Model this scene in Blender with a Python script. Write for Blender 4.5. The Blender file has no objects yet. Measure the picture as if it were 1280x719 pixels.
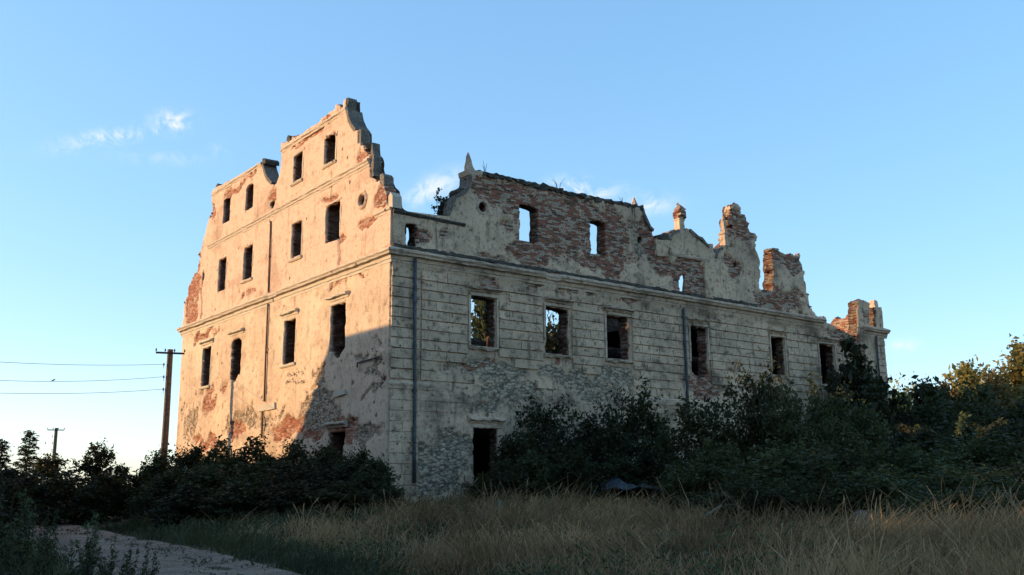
import bpy, bmesh, math, random
import numpy as np
from mathutils import Vector, Matrix

random.seed(7)
rng = np.random.default_rng(11)
SC = bpy.context.scene
COL = SC.collection
EYE = 1.65
F_PX = 1192.5
CX, CY = -20.664, -35.054
YAW, PITCH, ROLL = 0.6613, 0.2036, -0.0085

# ------------------------------------------------------------------ camera
def _basis():
    f = np.array([math.sin(YAW)*math.cos(PITCH), math.cos(YAW)*math.cos(PITCH), math.sin(PITCH)])
    r = np.array([math.cos(YAW), -math.sin(YAW), 0.0])
    u = np.cross(r, f)
    c, s = math.cos(ROLL), math.sin(ROLL)
    return c*r+s*u, -s*r+c*u, f
CR, CU, CF = _basis()
cam_d = bpy.data.cameras.new('camera')
cam_d.sensor_width = 36.0
cam_d.lens = F_PX/1280.0*36.0
cam_d.clip_start = 0.1
cam_d.clip_end = 20000
cam = bpy.data.objects.new('camera', cam_d)
COL.objects.link(cam)
M = Matrix(((CR[0], CU[0], -CF[0], CX), (CR[1], CU[1], -CF[1], CY), (CR[2], CU[2], -CF[2], EYE), (0, 0, 0, 1)))
cam.matrix_world = M
SC.camera = cam

# ------------------------------------------------------------------ light, sky, exposure
SUN_EL = math.radians(12.5)
SUN_AZ = math.radians(35.0)          # from the gable wall's outward normal (-X) towards +Y
sun_dir = Vector((-math.cos(SUN_AZ)*math.cos(SUN_EL), math.sin(SUN_AZ)*math.cos(SUN_EL), math.sin(SUN_EL)))
sd = bpy.data.lights.new('sun', 'SUN')
sd.energy = 2.55
sd.angle = math.radians(0.55)
sd.color = (1.0, 0.655, 0.33)
so = bpy.data.objects.new('sun', sd)
so.rotation_euler = sun_dir.to_track_quat('Z', 'Y').to_euler()
so.location = (-60, 60, 60)
COL.objects.link(so)

def ray(px, py):
    d = CF + CR*((px-640)/F_PX) + CU*((359.5-py)/F_PX)
    return d/np.linalg.norm(d)

world = bpy.data.worlds.new('World')
SC.world = world
world.use_nodes = True
wn, wl = world.node_tree.nodes, world.node_tree.links
wn.clear()

class NT:
    """tiny node helper"""
    def __init__(s, tree):
        s.t = tree; s.n = tree.nodes; s.l = tree.links
    def node(s, typ, **kw):
        nd = s.n.new(typ)
        for k, v in kw.items():
            if k.startswith('i_'):
                key = k[2:]
                key = int(key) if key.isdigit() else key.replace('_', ' ')
                s.set(nd.inputs[key], v)
            else:
                setattr(nd, k, v)
        return nd
    def set(s, sock, v):
        if isinstance(v, bpy.types.NodeSocket):
            s.l.new(v, sock)
        else:
            if hasattr(sock.default_value, '__len__') and len(sock.default_value) == 4 and len(v) == 3:
                v = (*v, 1.0)
            sock.default_value = v
    def math(s, op, a, b=0.0, c=0.0, clamp=False):
        nd = s.n.new('ShaderNodeMath'); nd.operation = op; nd.use_clamp = clamp
        s.set(nd.inputs[0], a); s.set(nd.inputs[1], b); s.set(nd.inputs[2], c)
        return nd.outputs[0]
    def vmath(s, op, a, b=(0, 0, 0)):
        nd = s.n.new('ShaderNodeVectorMath'); nd.operation = op
        s.set(nd.inputs[0], a); s.set(nd.inputs[1], b)
        return nd.outputs['Value'] if op == 'DOT_PRODUCT' else nd.outputs[0]
    def mix(s, f, a, b, blend='MIX'):
        nd = s.n.new('ShaderNodeMix'); nd.data_type = 'RGBA'; nd.blend_type = blend
        s.set(nd.inputs[0], f); s.set(nd.inputs[6], a); s.set(nd.inputs[7], b)
        return nd.outputs[2]
    def ramp(s, v, lo, hi, a=0.0, b=1.0):
        nd = s.n.new('ShaderNodeMapRange'); nd.clamp = True
        nd.interpolation_type = 'SMOOTHSTEP'
        s.set(nd.inputs[0], v); s.set(nd.inputs[1], lo); s.set(nd.inputs[2], hi)
        s.set(nd.inputs[3], a); s.set(nd.inputs[4], b)
        return nd.outputs[0]
    def noise(s, vec, scale, detail=4.0, rough=0.55, col=False, dist=0.0):
        nd = s.n.new('ShaderNodeTexNoise')
        s.set(nd.inputs['Vector'], vec); nd.inputs['Scale'].default_value = scale
        nd.inputs['Detail'].default_value = detail; nd.inputs['Roughness'].default_value = rough
        nd.inputs['Distortion'].default_value = dist
        return nd.outputs[1] if col else nd.outputs[0]

W = NT(world.node_tree)
sky = W.node('ShaderNodeTexSky', sky_type='NISHITA', sun_disc=False)
sky.sun_elevation = SUN_EL
sky.sun_rotation = math.atan2(sun_dir.x, sun_dir.y)
sky.altitude = 100
sky.air_density = 0.9
sky.dust_density = 0.8
sky.ozone_density = 3.1
tc = W.node('ShaderNodeTexCoord')
gen = W.vmath('NORMALIZE', tc.outputs['Generated'])
nz = W.noise(gen, 48.0, 9.0, 0.68, dist=.6)
nz2 = W.noise(gen, 9.0, 3.0, 0.5)
# thin evening cloud wisps: (pixel centre, half length, half height, tilt up to the right, strength)
cloud_mask = None
for (px, py, hl, hh, tilt, st) in [(215, 153, 20, 11, 12, 1.0), (150, 169, 52, 8, 18, .9), (105, 178, 30, 9, 20, .45), (205, 198, 50, 7, 3, .2),
                                   (275, 188, 12, 10, 0, .15), (540, 236, 40, 14, 24, .6), (715, 236, 26, 13, 0, 1.05), (745, 242, 34, 9, 4, .5), (812, 256, 28, 12, 0, .5),
                                   (1129, 432, 16, 7, 0, .35)]:
    c = ray(px, py)
    ex = np.cross(c, [0, 0, 1.0]); ex /= np.linalg.norm(ex)
    ez = np.cross(ex, c)
    t = math.radians(tilt)
    a = (ex*math.cos(t)+ez*math.sin(t))/(hl/F_PX)
    b = (-ex*math.sin(t)+ez*math.cos(t))/(hh/F_PX)
    dx = W.vmath('DOT_PRODUCT', gen, tuple(a)); dy = W.vmath('DOT_PRODUCT', gen, tuple(b))
    # only the hemisphere in front of this cloud
    fr = W.math('GREATER_THAN', W.vmath('DOT_PRODUCT', gen, tuple(c)), 0.5)
    # offsets so the local frame is centred at c (a and b are orthogonal to c)
    r2 = W.math('ADD', W.math('MULTIPLY', dx, dx), W.math('MULTIPLY', dy, dy))
    m = W.math('MULTIPLY', W.math('EXPONENT', W.math('MULTIPLY', r2, -1.1)), st)
    m = W.math('MULTIPLY', m, fr)
    cloud_mask = m if cloud_mask is None else W.math('MAXIMUM', cloud_mask, m)
puff = W.ramp(W.math('ADD', W.math('MULTIPLY', nz, .75), W.math('MULTIPLY', nz2, .35)),   .44, .68)
cm = W.math('MULTIPLY', W.math('MULTIPLY', cloud_mask, puff), 1.0, clamp=True)
SKY_STR = 0.15
gm = W.node('ShaderNodeGamma', i_Color=sky.outputs[0], i_Gamma=.5)      # softens the fall-off from horizon to zenith
hs = W.node('ShaderNodeHueSaturation', i_Hue=.5, i_Saturation=1.46, i_Value=1.56, i_Fac=1.0, i_Color=gm.outputs[0])
skyc = W.mix(cm, hs.outputs[0], (0.50/SKY_STR, 0.46/SKY_STR, 0.455/SKY_STR))
bg = W.node('ShaderNodeBackground', i_Color=skyc, i_Strength=SKY_STR)
wo = W.node('ShaderNodeOutputWorld', i_Surface=bg.outputs[0])

SC.view_settings.view_transform = 'Standard'
SC.view_settings.look = 'None'
SC.view_settings.exposure = 1.42
SC.view_settings.gamma = 1.0
SC.view_settings.use_curve_mapping = False
SC.render.engine = 'CYCLES'
SC.cycles.max_bounces = 6

# ------------------------------------------------------------------ geometry of the photograph
def uR(px, py):                       # onto the long facade (plane y = 0): (x, z)
    d = ray(px, py); s = -CY/d[1]
    return (CX+s*d[0], EYE+s*d[2])
def uL(px, py):                       # onto the gable wall (plane x = 0): (y, z)
    d = ray(px, py); s = -CX/d[0]
    return (CY+s*d[1], EYE+s*d[2])
def at(px, py, dist):                 # at a horizontal distance from the camera
    d = ray(px, py); s = dist/math.hypot(d[0], d[1])
    return Vector((CX+s*d[0], CY+s*d[1], EYE+s*d[2]))

# ------------------------------------------------------------------ numpy noise
_perm = rng.random((256, 256)).astype(np.float64)
def vnoise(x, y):
    xi = np.floor(x).astype(int); yi = np.floor(y).astype(int)
    fx = x-xi; fy = y-yi
    fx = fx*fx*(3-2*fx); fy = fy*fy*(3-2*fy)
    a = _perm[xi & 255, yi & 255]; b = _perm[(xi+1) & 255, yi & 255]
    c = _perm[xi & 255, (yi+1) & 255]; d = _perm[(xi+1) & 255, (yi+1) & 255]
    return (a*(1-fx)+b*fx)*(1-fy)+(c*(1-fx)+d*fx)*fy
def fbm(x, y, o=4):
    s = 0; a = .5; t = 0
    for i in range(o):
        s = s+a*vnoise(x*2**i+17.3*i, y*2**i+5.1*i); t += a; a *= .5
    return s/t
def sstep(x, a, b):
    t = np.clip((x-a)/(b-a), 0, 1)
    return t*t*(3-2*t)

# ------------------------------------------------------------------ object helpers
def link(name, me, parent=None, mat=None, label=None, cat=None, group=None, kind=None):
    o = bpy.data.objects.new(name, me)
    COL.objects.link(o)
    if parent is not None: o.parent = parent
    if mat is not None and me is not None and not me.materials: me.materials.append(mat)
    if label: o['label'] = label
    if cat: o['category'] = cat
    if group: o['group'] = group
    if kind: o['kind'] = kind
    return o
def empty(name, loc=(0, 0, 0), rz=0, **kw):
    o = link(name, None, **kw)
    o.empty_display_size = .3
    o.location = loc; o.rotation_euler = (0, 0, rz)
    return o
def np_mesh(name, V, Fq, attrs=None, smooth=False):
    me = bpy.data.meshes.new(name)
    V = np.asarray(V, dtype=np.float32); Fq = np.asarray(Fq, dtype=np.int32)
    k = Fq.shape[1]
    me.vertices.add(len(V)); me.vertices.foreach_set('co', V.ravel())
    me.loops.add(Fq.size); me.loops.foreach_set('vertex_index', Fq.ravel())
    me.polygons.add(len(Fq))
    me.polygons.foreach_set('loop_start', np.arange(0, Fq.size, k, dtype=np.int32))
    if smooth: me.polygons.foreach_set('use_smooth', np.ones(len(Fq), dtype=bool))
    for n, a in (attrs or {}).items():
        at_ = me.attributes.new(n, 'FLOAT', 'POINT')
        at_.data.foreach_set('value', np.asarray(a, dtype=np.float32))
    me.update(calc_edges=True)
    return me
def bm_mesh(name, bm, recalc=True, smooth=False):
    if recalc: bmesh.ops.recalc_face_normals(bm, faces=bm.faces)
    me = bpy.data.meshes.new(name)
    bm.to_mesh(me); bm.free()
    if smooth:
        for p in me.polygons: p.use_smooth = True
    return me
def add_hex(bm, pts):
    v = [bm.verts.new(p) for p in pts]
    for f in ((0, 1, 2, 3), (7, 6, 5, 4), (0, 4, 5, 1), (1, 5, 6, 2), (2, 6, 7, 3), (3, 7, 4, 0)):
        bm.faces.new([v[i] for i in f])
def tube(bm, pts, radii, k=6, cap=True):
    pts = [Vector(p) for p in pts]; rings = []
    for i, p in enumerate(pts):
        d = (pts[min(i+1, len(pts)-1)]-pts[max(i-1, 0)]).normalized()
        a = d.cross(Vector((0, 0, 1)) if abs(d.z) < .9 else Vector((1, 0, 0))).normalized(); b = d.cross(a)
        rings.append([bm.verts.new(p+(a*math.cos(2*math.pi*j/k)+b*math.sin(2*math.pi*j/k))*radii[i]) for j in range(k)])
    for i in range(len(rings)-1):
        for j in range(k):
            bm.faces.new((rings[i][j], rings[i][(j+1) % k], rings[i+1][(j+1) % k], rings[i+1][j]))
    if cap:
        bm.faces.new(rings[0]); bm.faces.new(rings[-1])

# ------------------------------------------------------------------ materials
def new_mat(name):
    m = bpy.data.materials.new(name); m.use_nodes = True
    m.node_tree.nodes.clear()
    return m, NT(m.node_tree)
def finish(T, col, rough=.9, bump=None, bstr=.4, bdist=.02, spec=.2, metal=0.0):
    p = T.node('ShaderNodeBsdfPrincipled')
    T.set(p.inputs['Base Color'], col); T.set(p.inputs['Roughness'], rough)
    p.inputs['Specular IOR Level'].default_value = spec
    T.set(p.inputs['Metallic'], metal)
    if bump is not None:
        b = T.node('ShaderNodeBump', i_Strength=bstr, i_Distance=bdist, i_Height=bump)
        T.l.new(b.outputs[0], p.inputs['Normal'])
    T.node('ShaderNodeOutputMaterial', i_Surface=p.outputs[0])

def wall_material(name, ca, cb, cz=None, redder=False, always=0.0, grime=.5, stainc=(.13, .115, .10), inner_shade=0.0):
    """lime plaster over brick and rubble; 'exposed' / 'rubble' say where the plaster has fallen off"""
    m, T = new_mat(name)
    g = T.node('ShaderNodeNewGeometry'); pos = g.outputs['Position']
    sp = T.node('ShaderNodeSeparateXYZ', i_0=pos)
    u = T.math('ADD', sp.outputs[0], sp.outputs[1]); z = sp.outputs[2]
    n1 = T.noise(pos, .35, 3); n2 = T.noise(pos, 2.2, 5, .6); n3 = T.noise(pos, 13.0, 4, .6); n4 = T.noise(pos, 45.0, 2)
    st_v = T.node('ShaderNodeCombineXYZ', i_0=T.math('MULTIPLY', u, 2.6), i_1=0.0, i_2=T.math('MULTIPLY', z, .28))
    streak = T.noise(st_v.outputs[0], 1.0, 5, .6)
    # plaster
    pc = T.mix(T.ramp(n1, .35, .65), ca, cb)
    if cz is not None:
        pc = T.mix(T.ramp(T.math('ADD', z, T.math('MULTIPLY', n2, 1.0)), 11.3, 12.6), pc, cz)
    oi = T.node('ShaderNodeObjectInfo')
    rv = T.math('MULTIPLY_ADD', oi.outputs['Random'], .22, .86)
    pc = T.mix(1.0, pc, T.node('ShaderNodeCombineColor', i_0=rv, i_1=rv, i_2=rv).outputs[0], 'MULTIPLY')
    pc = T.mix(T.math('MULTIPLY', T.ramp(n3, .35, .75), .35), pc, (.60, .55, .47))
    pc = T.mix(T.math('MULTIPLY', T.ramp(n2, .50, .78), grime), pc, stainc)
    pc = T.mix(T.math('MULTIPLY', T.ramp(streak, .54, .78), grime*1.1), pc, stainc)
    n5 = T.noise(pos, 5.5, 6, .72)
    pc = T.mix(T.math('MULTIPLY', T.ramp(n5, .53, .68), grime*.95), pc, stainc)
    pc = T.mix(T.math('MULTIPLY', T.ramp(n4, .56, .70), .6*grime+.1), pc, stainc)
    damp = T.noise(T.vmath('MULTIPLY', pos, (.5, .5, .9)), .55, 5, .65)
    pc = T.mix(T.math('MULTIPLY', T.ramp(damp, .50, .68), grime*.75), pc, stainc)
    # chips and shrapnel pits with their own outline
    vo = T.node('ShaderNodeTexVoronoi', i_Vector=T.vmath('ADD', pos, T.vmath('MULTIPLY', T.noise(pos, 9, 3, col=True), (.16, .16, .16))), i_Scale=1.35)
    sc2 = T.node('ShaderNodeSeparateColor', i_0=vo.outputs['Color'])
    pit = T.math('MULTIPLY', T.ramp(T.math('SUBTRACT', vo.outputs['Distance'], T.math('MULTIPLY', sc2.outputs[0], .13)), .03, -.005), T.math('GREATER_THAN', sc2.outputs[1], .35))
    pc = T.mix(T.math('MULTIPLY', pit, .8), pc, (.06, .05, .045))
    # brick
    bv = T.node('ShaderNodeCombineXYZ', i_0=T.math('ADD', u, T.math('MULTIPLY', n3, .03)), i_1=T.math('ADD', z, T.math('MULTIPLY', n2, .05)), i_2=0.0)
    bt = T.node('ShaderNodeTexBrick', i_Vector=bv.outputs[0], i_Color1=(.30, .095, .055, 1), i_Color2=(.17, .065, .045, 1), i_Mortar=(.27, .235, .20, 1), i_Scale=1.0)
    bt.inputs['Brick Width'].default_value = .29; bt.inputs['Row Height'].default_value = .088
    bt.inputs['Mortar Size'].default_value = .012; bt.inputs['Mortar Smooth'].default_value = .3; bt.inputs['Bias'].default_value = -.1
    row = T.math('FLOOR', T.math('DIVIDE', T.math('ADD', z, T.math('MULTIPLY', n2, .05)), .088))
    colm = T.math('FLOOR', T.math('ADD', T.math('DIVIDE', T.math('ADD', u, T.math('MULTIPLY', n3, .03)), .29), T.math('MULTIPLY', T.math('MODULO', row, 2.0), .5)))
    wn_ = T.node('ShaderNodeTexWhiteNoise', noise_dimensions='2D', i_Vector=T.node('ShaderNodeCombineXYZ', i_0=colm, i_1=row, i_2=0.0).outputs[0])
    wv = wn_.outputs['Value']
    bc = T.mix(T.ramp(wv, .0, 1.0), (.26, .085, .052), (.42, .15, .085))
    bc = T.mix(T.math('MULTIPLY', T.math('LESS_THAN', wv, .16), .8), bc, (.075, .045, .033))
    bc = T.mix(T.math('MULTIPLY', T.math('GREATER_THAN', T.math('ADD', wv, T.math('MULTIPLY_ADD', n2, 1.2, -.6)), .66), .65 if redder else .85), bc, (.50, .405, .30))
    bc = T.mix(T.math('MULTIPLY', bt.outputs['Fac'], .8), bc, T.mix(T.ramp(n3, .4, .6), (.15, .115, .085), (.46, .37, .275)))
    bc = T.mix(T.math('MULTIPLY', T.ramp(n3, .54, .68), .7), bc, (.10, .07, .05))
    bc = T.mix(T.math('MULTIPLY', T.ramp(n2, .52, .74), .55), bc, (.12, .095, .08))
    if redder: bc = T.mix(.25, bc, (.46, .16, .08))
    # rubble stone
    rvv = T.vmath('MULTIPLY', T.vmath('ADD', pos, T.vmath('MULTIPLY', T.noise(pos, 5, 2, col=True), (.12, .12, .12))), (4.6, 4.6, 9.0))
    rvo = T.node('ShaderNodeTexVoronoi', i_Vector=rvv, i_Scale=1.0)
    rs = T.node('ShaderNodeSeparateColor', i_0=rvo.outputs['Color'])
    rc = T.mix(rs.outputs[0], (.24, .18, .125), (.56, .43, .305))
    rc = T.mix(T.math('MULTIPLY', T.ramp(rvo.outputs['Distance'], .45, .75), .8), rc, (.10, .08, .06))
    rc = T.mix(T.math('MULTIPLY', T.ramp(n3, .50, .68), .6), rc, (.11, .088, .068))
    ex = T.node('ShaderNodeAttribute', attribute_name='exposed').outputs['Fac']
    ru = T.node('ShaderNodeAttribute', attribute_name='rubble').outputs['Fac']
    wob = T.math('ADD', T.math('MULTIPLY_ADD', n2, .7, -.35), T.math('MULTIPLY_ADD', n3, 1.1, -.55))
    fe = T.ramp(T.math('ADD', T.math('ADD', ex, always), wob), .42, .56)
    fr = T.ramp(T.math('ADD', ru, wob), .42, .60)
    col = T.mix(fr, pc, rc)
    col = T.mix(fe, col, bc)
    so_ = T.node('ShaderNodeAttribute', attribute_name='inner_shade').outputs['Fac']
    col = T.mix(so_, col, (.016, .013, .011))  # near-black shade painted into reveals and inner faces
    if inner_shade: col = T.mix(inner_shade, col, (.018, .016, .014))
    hb = T.math('ADD', T.math('MULTIPLY', n3, .7), T.math('MULTIPLY', n4, .4))
    hb = T.math('ADD', hb, T.math('MULTIPLY', T.math('SUBTRACT', 0.0, bt.outputs['Fac']), T.math('MULTIPLY', fe, .8)))
    hb = T.math('SUBTRACT', hb, T.math('MULTIPLY', T.math('MULTIPLY', rvo.outputs['Distance'], fr), 1.3))
    hb = T.math('SUBTRACT', hb, T.math('MULTIPLY', pit, .9))
    finish(T, col, .93, hb, .9, .05, .12)
    return m
M_R = wall_material('grey_plaster', (.75, .50, .32), (.55, .365, .232), grime=1.0, stainc=(.09, .06, .042))
M_RU = M_R
M_L = wall_material('cream_plaster', (.66, .485, .335), (.53, .38, .26), redder=True, cz=(.62, .40, .285), grime=.60, stainc=(.20, .14, .09))
M_LT = wall_material('cream_trim', (.56, .50, .40), (.52, .45, .34), cz=(.52, .41, .31), grime=.2, stainc=(.26, .21, .16))
M_INSHADE = wall_material('shade_darkened_brick', (.08, .07, .06), (.06, .05, .045), grime=.6, stainc=(.02, .018, .016), inner_shade=.80)  # brick colour darkened to stand for the unlit interior
M_BR = wall_material('bare_brick', (.3, .27, .24), (.25, .22, .2), always=1.2, grime=.5)
M_TR = wall_material('grey_trim', (.69, .475, .325), (.53, .365, .25), grime=.8, stainc=(.135, .10, .07))
M_DK = wall_material('weathered_stone', (.17, .14, .11), (.11, .09, .075), grime=.6, stainc=(.05, .042, .035))

def simple_mat(name, c1, c2, scale=6, rough=.8, spec=.2, metal=0, bstr=.3, bdist=.01):
    m, T = new_mat(name)
    g = T.node('ShaderNodeNewGeometry')
    n = T.noise(g.outputs['Position'], scale, 5, .6)
    finish(T, T.mix(T.ramp(n, .3, .7), c1, c2), rough, n, bstr, bdist, spec, metal)
    return m
M_PIPE = simple_mat('zinc_pipe', (.045, .05, .055), (.10, .11, .115), 4, .6, .3, .3)
M_PIPEB = simple_mat('rusty_pipe', (.10, .055, .032), (.18, .11, .07), 5, .8)
M_MOSS = simple_mat('mossy_coping', (.045, .038, .030), (.10, .085, .068), 5, .95, bstr=.8, bdist=.05)
M_WOOD = simple_mat('weathered_wood', (.10, .065, .042), (.19, .135, .09), 7, .9)
M_DARKWOOD = simple_mat('dark_bark', (.045, .036, .028), (.085, .068, .052), 9, .95, bstr=.6, bdist=.02)
M_DEAD = simple_mat('dead_branch', (.14, .11, .08), (.24, .19, .14), 9, .9)
M_IRON = simple_mat('iron', (.02, .018, .016), (.05, .04, .035), 8, .7, .3)
M_CERAMIC = simple_mat('insulator', (.06, .03, .02), (.10, .06, .04), 8, .3, .5)
M_STONE = simple_mat('field_stone', (.08, .07, .058), (.145, .125, .105), 5, .95, bstr=.8, bdist=.04)
M_SHEET = simple_mat('blue_sheet', (.018, .023, .027), (.04, .048, .054), 3, .5, .4, .2)
M_TILE = simple_mat('roof_tiles', (.16, .06, .04), (.24, .10, .065), 3, .9)
M_PAINT = simple_mat('black_paint', (.03, .026, .022), (.06, .05, .04), 12, .9)

def leaf_mat(name, c1, c2, trans=.35, rough=.55):
    m, T = new_mat(name)
    a = T.node('ShaderNodeAttribute', attribute_name='tint').outputs['Fac']
    oi = T.node('ShaderNodeObjectInfo')
    c = T.mix(a, c1, c2)
    hv = T.node('ShaderNodeHueSaturation', i_Hue=T.math('MULTIPLY_ADD', oi.outputs['Random'], .05, .475), i_Saturation=1.0, i_Value=T.math('MULTIPLY_ADD', oi.outputs['Random'], .95, .55), i_Fac=1.0, i_Color=c)
    p = T.node('ShaderNodeBsdfPrincipled'); T.set(p.inputs['Base Color'], hv.outputs[0]); p.inputs['Roughness'].default_value = rough
    p.inputs['Specular IOR Level'].default_value = .25
    tr = T.node('ShaderNodeBsdfTranslucent'); T.set(tr.inputs[0], hv.outputs[0])
    ms = T.node('ShaderNodeMixShader', i_0=trans); T.l.new(p.outputs[0], ms.inputs[1]); T.l.new(tr.outputs[0], ms.inputs[2])
    T.node('ShaderNodeOutputMaterial', i_Surface=ms.outputs[0])
    return m
M_LEAFD = leaf_mat('leaves_dark', (.021, .024, .009), (.052, .056, .020))
M_LEAFG = leaf_mat('leaves_green', (.032, .037, .013), (.078, .084, .030))
M_LEAFY = leaf_mat('leaves_golden', (.13, .115, .03), (.27, .215, .065))
M_LEAFC = leaf_mat('needles', (.016, .026, .014), (.038, .050, .024), .2)
M_GRASS = leaf_mat('dry_grass_blades', (.19, .125, .052), (.55, .375, .175), .3, .8)
M_GRASSG = leaf_mat('green_grass_blades', (.038, .048, .020), (.10, .105, .048), .3, .8)

# ------------------------------------------------------------------ ground
PATH_R = [(-14.5, -30), (-13.3, -23), (-12.4, -17.7), (-11.2, -9.9), (-10.2, 2), (-9.3, 10), (-9.0, 16), (-9.8, 21), (-13, 26), (-20, 30), (-34, 33)]
PATH_W = 3.7
def path_dist(x, y):
    """signed-ish distance from the middle of the track"""
    best = np.full(np.shape(x), 1e9)
    for (a, b) in zip(PATH_C[:-1], PATH_C[1:]):
        ax, ay = a; dx, dy = b[0]-ax, b[1]-ay
        t = np.clip(((x-ax)*dx+(y-ay)*dy)/(dx*dx+dy*dy), 0, 1)
        best = np.minimum(best, np.hypot(x-ax-t*dx, y-ay-t*dy))
    return best
def resample(P, step):
    P = np.array(P, float); d = np.r_[0, np.cumsum(np.hypot(*np.diff(P, axis=0).T))]
    s = np.arange(0, d[-1], step)
    return np.c_[np.interp(s, d, P[:, 0]), np.interp(s, d, P[:, 1])]
_pr = resample(PATH_R, .6)
for _ in range(12): _pr[1:-1] = (_pr[:-2]+2*_pr[1:-1]+_pr[2:])/4
_tg = np.gradient(_pr, axis=0); _tg /= np.linalg.norm(_tg, axis=1)[:, None]
_lf = np.c_[-_tg[:, 1], _tg[:, 0]]
PATH_C = (_pr+_lf*PATH_W/2)
def ground_z(x, y):
    x = np.asarray(x, float); y = np.asarray(y, float)
    dx = np.maximum(np.maximum(-x, x-38.5), 0); dy = np.maximum(np.maximum(-y, y-26), 0)
    d = np.hypot(dx, dy)
    h = .62*(1-sstep(d, 1.0, 17.0))
    h = h+(fbm(x*.13+40, y*.13+40, 3)-.5)*.45*sstep(np.hypot(x-CX, y-CY), 6, 16)
    pd = path_dist(x, y)
    h = h*sstep(pd, 1.9, 5.5)
    far = np.hypot(x, y)
    return h*(1-sstep(far, 150, 300))
def axis(c, n, near, far):
    t = np.linspace(-1, 1, n)
    k = math.asinh(far/near*8)
    return c+near/8*np.sinh(t*k)
gx = axis(-5, 260, 42, 6000); gy = axis(-8, 260, 42, 6000)
GX, GY = np.meshgrid(gx, gy)
GZ = ground_z(GX, GY)
V = np.c_[GX.ravel(), GY.ravel(), GZ.ravel()]
i = np.arange(259*260).reshape(259, 260)[:, :259]
Fg = np.stack([i, i+1, i+261, i+260], -1).reshape(-1, 4)
mg, T = new_mat('meadow_soil')
g_ = T.node('ShaderNodeNewGeometry'); ps = g_.outputs['Position']
na = T.noise(ps, .25, 4); nb = T.noise(ps, 3.5, 5, .65)
c = T.mix(T.ramp(na, .35, .65), (.060, .056, .028), (.098, .085, .048))
c = T.mix(T.math('MULTIPLY', T.ramp(nb, .45, .75), .6), c, (.040, .034, .022))
finish(T, c, .95, nb, .8, .08, .1)
link('ground', np_mesh('ground', V, Fg, smooth=True), mat=mg, kind='structure', label='rough meadow ground around the ruined palace')

# the dirt track
rows = []
prof = np.linspace(-.08, 1.08, 13)
for k in range(len(_pr)):
    for j, f in enumerate(prof):
        w = PATH_W*(1+.06*math.sin(k*.31)+.05*math.sin(k*.83+1))
        p = _pr[k]+_lf[k]*(f*w)
        z = float(ground_z(p[0], p[1]))
        rut = -.06*(math.exp(-((f-.24)/.09)**2)+math.exp(-((f-.76)/.09)**2))+.03*math.exp(-((f-.5)/.13)**2)
        edge = -.05 if j in (0, len(prof)-1) else .05
        rows.append((p[0], p[1], z+edge+rut+.07*(fbm(p[0]*1.6+3, p[1]*1.6, 4)-.5)))
nP = len(prof)
i = (np.arange(len(_pr)-1)[:, None]*nP+np.arange(nP-1)[None]).ravel()
Ft = np.stack([i, i+nP, i+nP+1, i+1], -1)
mt, T = new_mat('dirt')
g_ = T.node('ShaderNodeNewGeometry'); ps = g_.outputs['Position']
na = T.noise(ps, .8, 6, .7); nb = T.noise(ps, 14, 6, .8)
c = T.mix(T.ramp(na, .35, .65), (.25, .165, .115), (.40, .28, .20))
c = T.mix(T.math('MULTIPLY', T.ramp(nb, .46, .62), .7), c, (.075, .062, .052))
finish(T, c, .95, nb, 1.0, .06, .1)
link('dirt_track', np_mesh('dirt_track', rows, Ft, smooth=True), mat=mt, kind='structure', label='bare dirt track bending away past the tall weeds')

# ------------------------------------------------------------------ the ruined palace
palace = empty('ruined_palace', (0, 0, 0), label='large roofless ruined palace with scrolled gables and empty windows', cat='palace')

class Facade:
    def __init__(s, un, to3, flip): s.un = un; s.to3 = to3; s.flip = flip
FR = Facade(uR, lambda u, z, d: (u, d, z), False)
FL = Facade(uL, lambda u, z, d: (d, u, z), True)

def subdiv(poly, step, jit, seed=0, closed=True):
    """resample a 2-D outline, jittering the new points; jit is a number or a function of (u, z)"""
    r = np.random.default_rng(seed); out = []
    n = len(poly)
    for k in range(n if closed else n-1):
        a = np.array(poly[k], float); b = np.array(poly[(k+1) % n], float)
        L = np.linalg.norm(b-a); m = max(1, int(L/step))
        nn = np.array([-(b-a)[1], (b-a)[0]])/max(L, 1e-6)
        for q in range(m):
            p = a+(b-a)*q/m
            j = jit(p[0], p[1]) if callable(jit) else jit
            if q: p = p+nn*r.normal(0, 1)*j*.6+r.normal(0, 1, 2)*j*.3
            else: p = p+r.normal(0, 1, 2)*j*.3
            out.append(p)
    if not closed: out.append(np.array(poly[-1], float))
    return np.array(out)

def blobs(fac, lst):
    out = []
    for (px, py, rx, ry, s) in lst:
        c = fac.un(px, py)
        ru = abs(fac.un(px+rx, py)[0]-fac.un(px-rx, py)[0])/2; rz = abs(fac.un(px, py-ry)[1]-fac.un(px, py+ry)[1])/2
        out.append((c[0], c[1], max(ru, .2), max(rz, .15), s))
    return out
def field(lst, U, Z, seed=0):
    e = np.zeros(np.shape(U))
    wu = (fbm(U*.9+seed, Z*.9+7, 4)-.5)*1.3; wz = (fbm(U*.9+seed+50, Z*.9+31, 4)-.5)*1.3
    for (cu, cz, ru, rz, s) in lst:
        r2 = np.hypot((U+wu-cu)/ru, (Z+wz-cz)/rz)
        e = np.maximum(e, s*(1-sstep(r2, .35, 1.6)))
    return np.clip(e+(fbm(U*2.6+seed, Z*2.6, 4)-.5)*.9*(e > .08), 0, 1.2)

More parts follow.
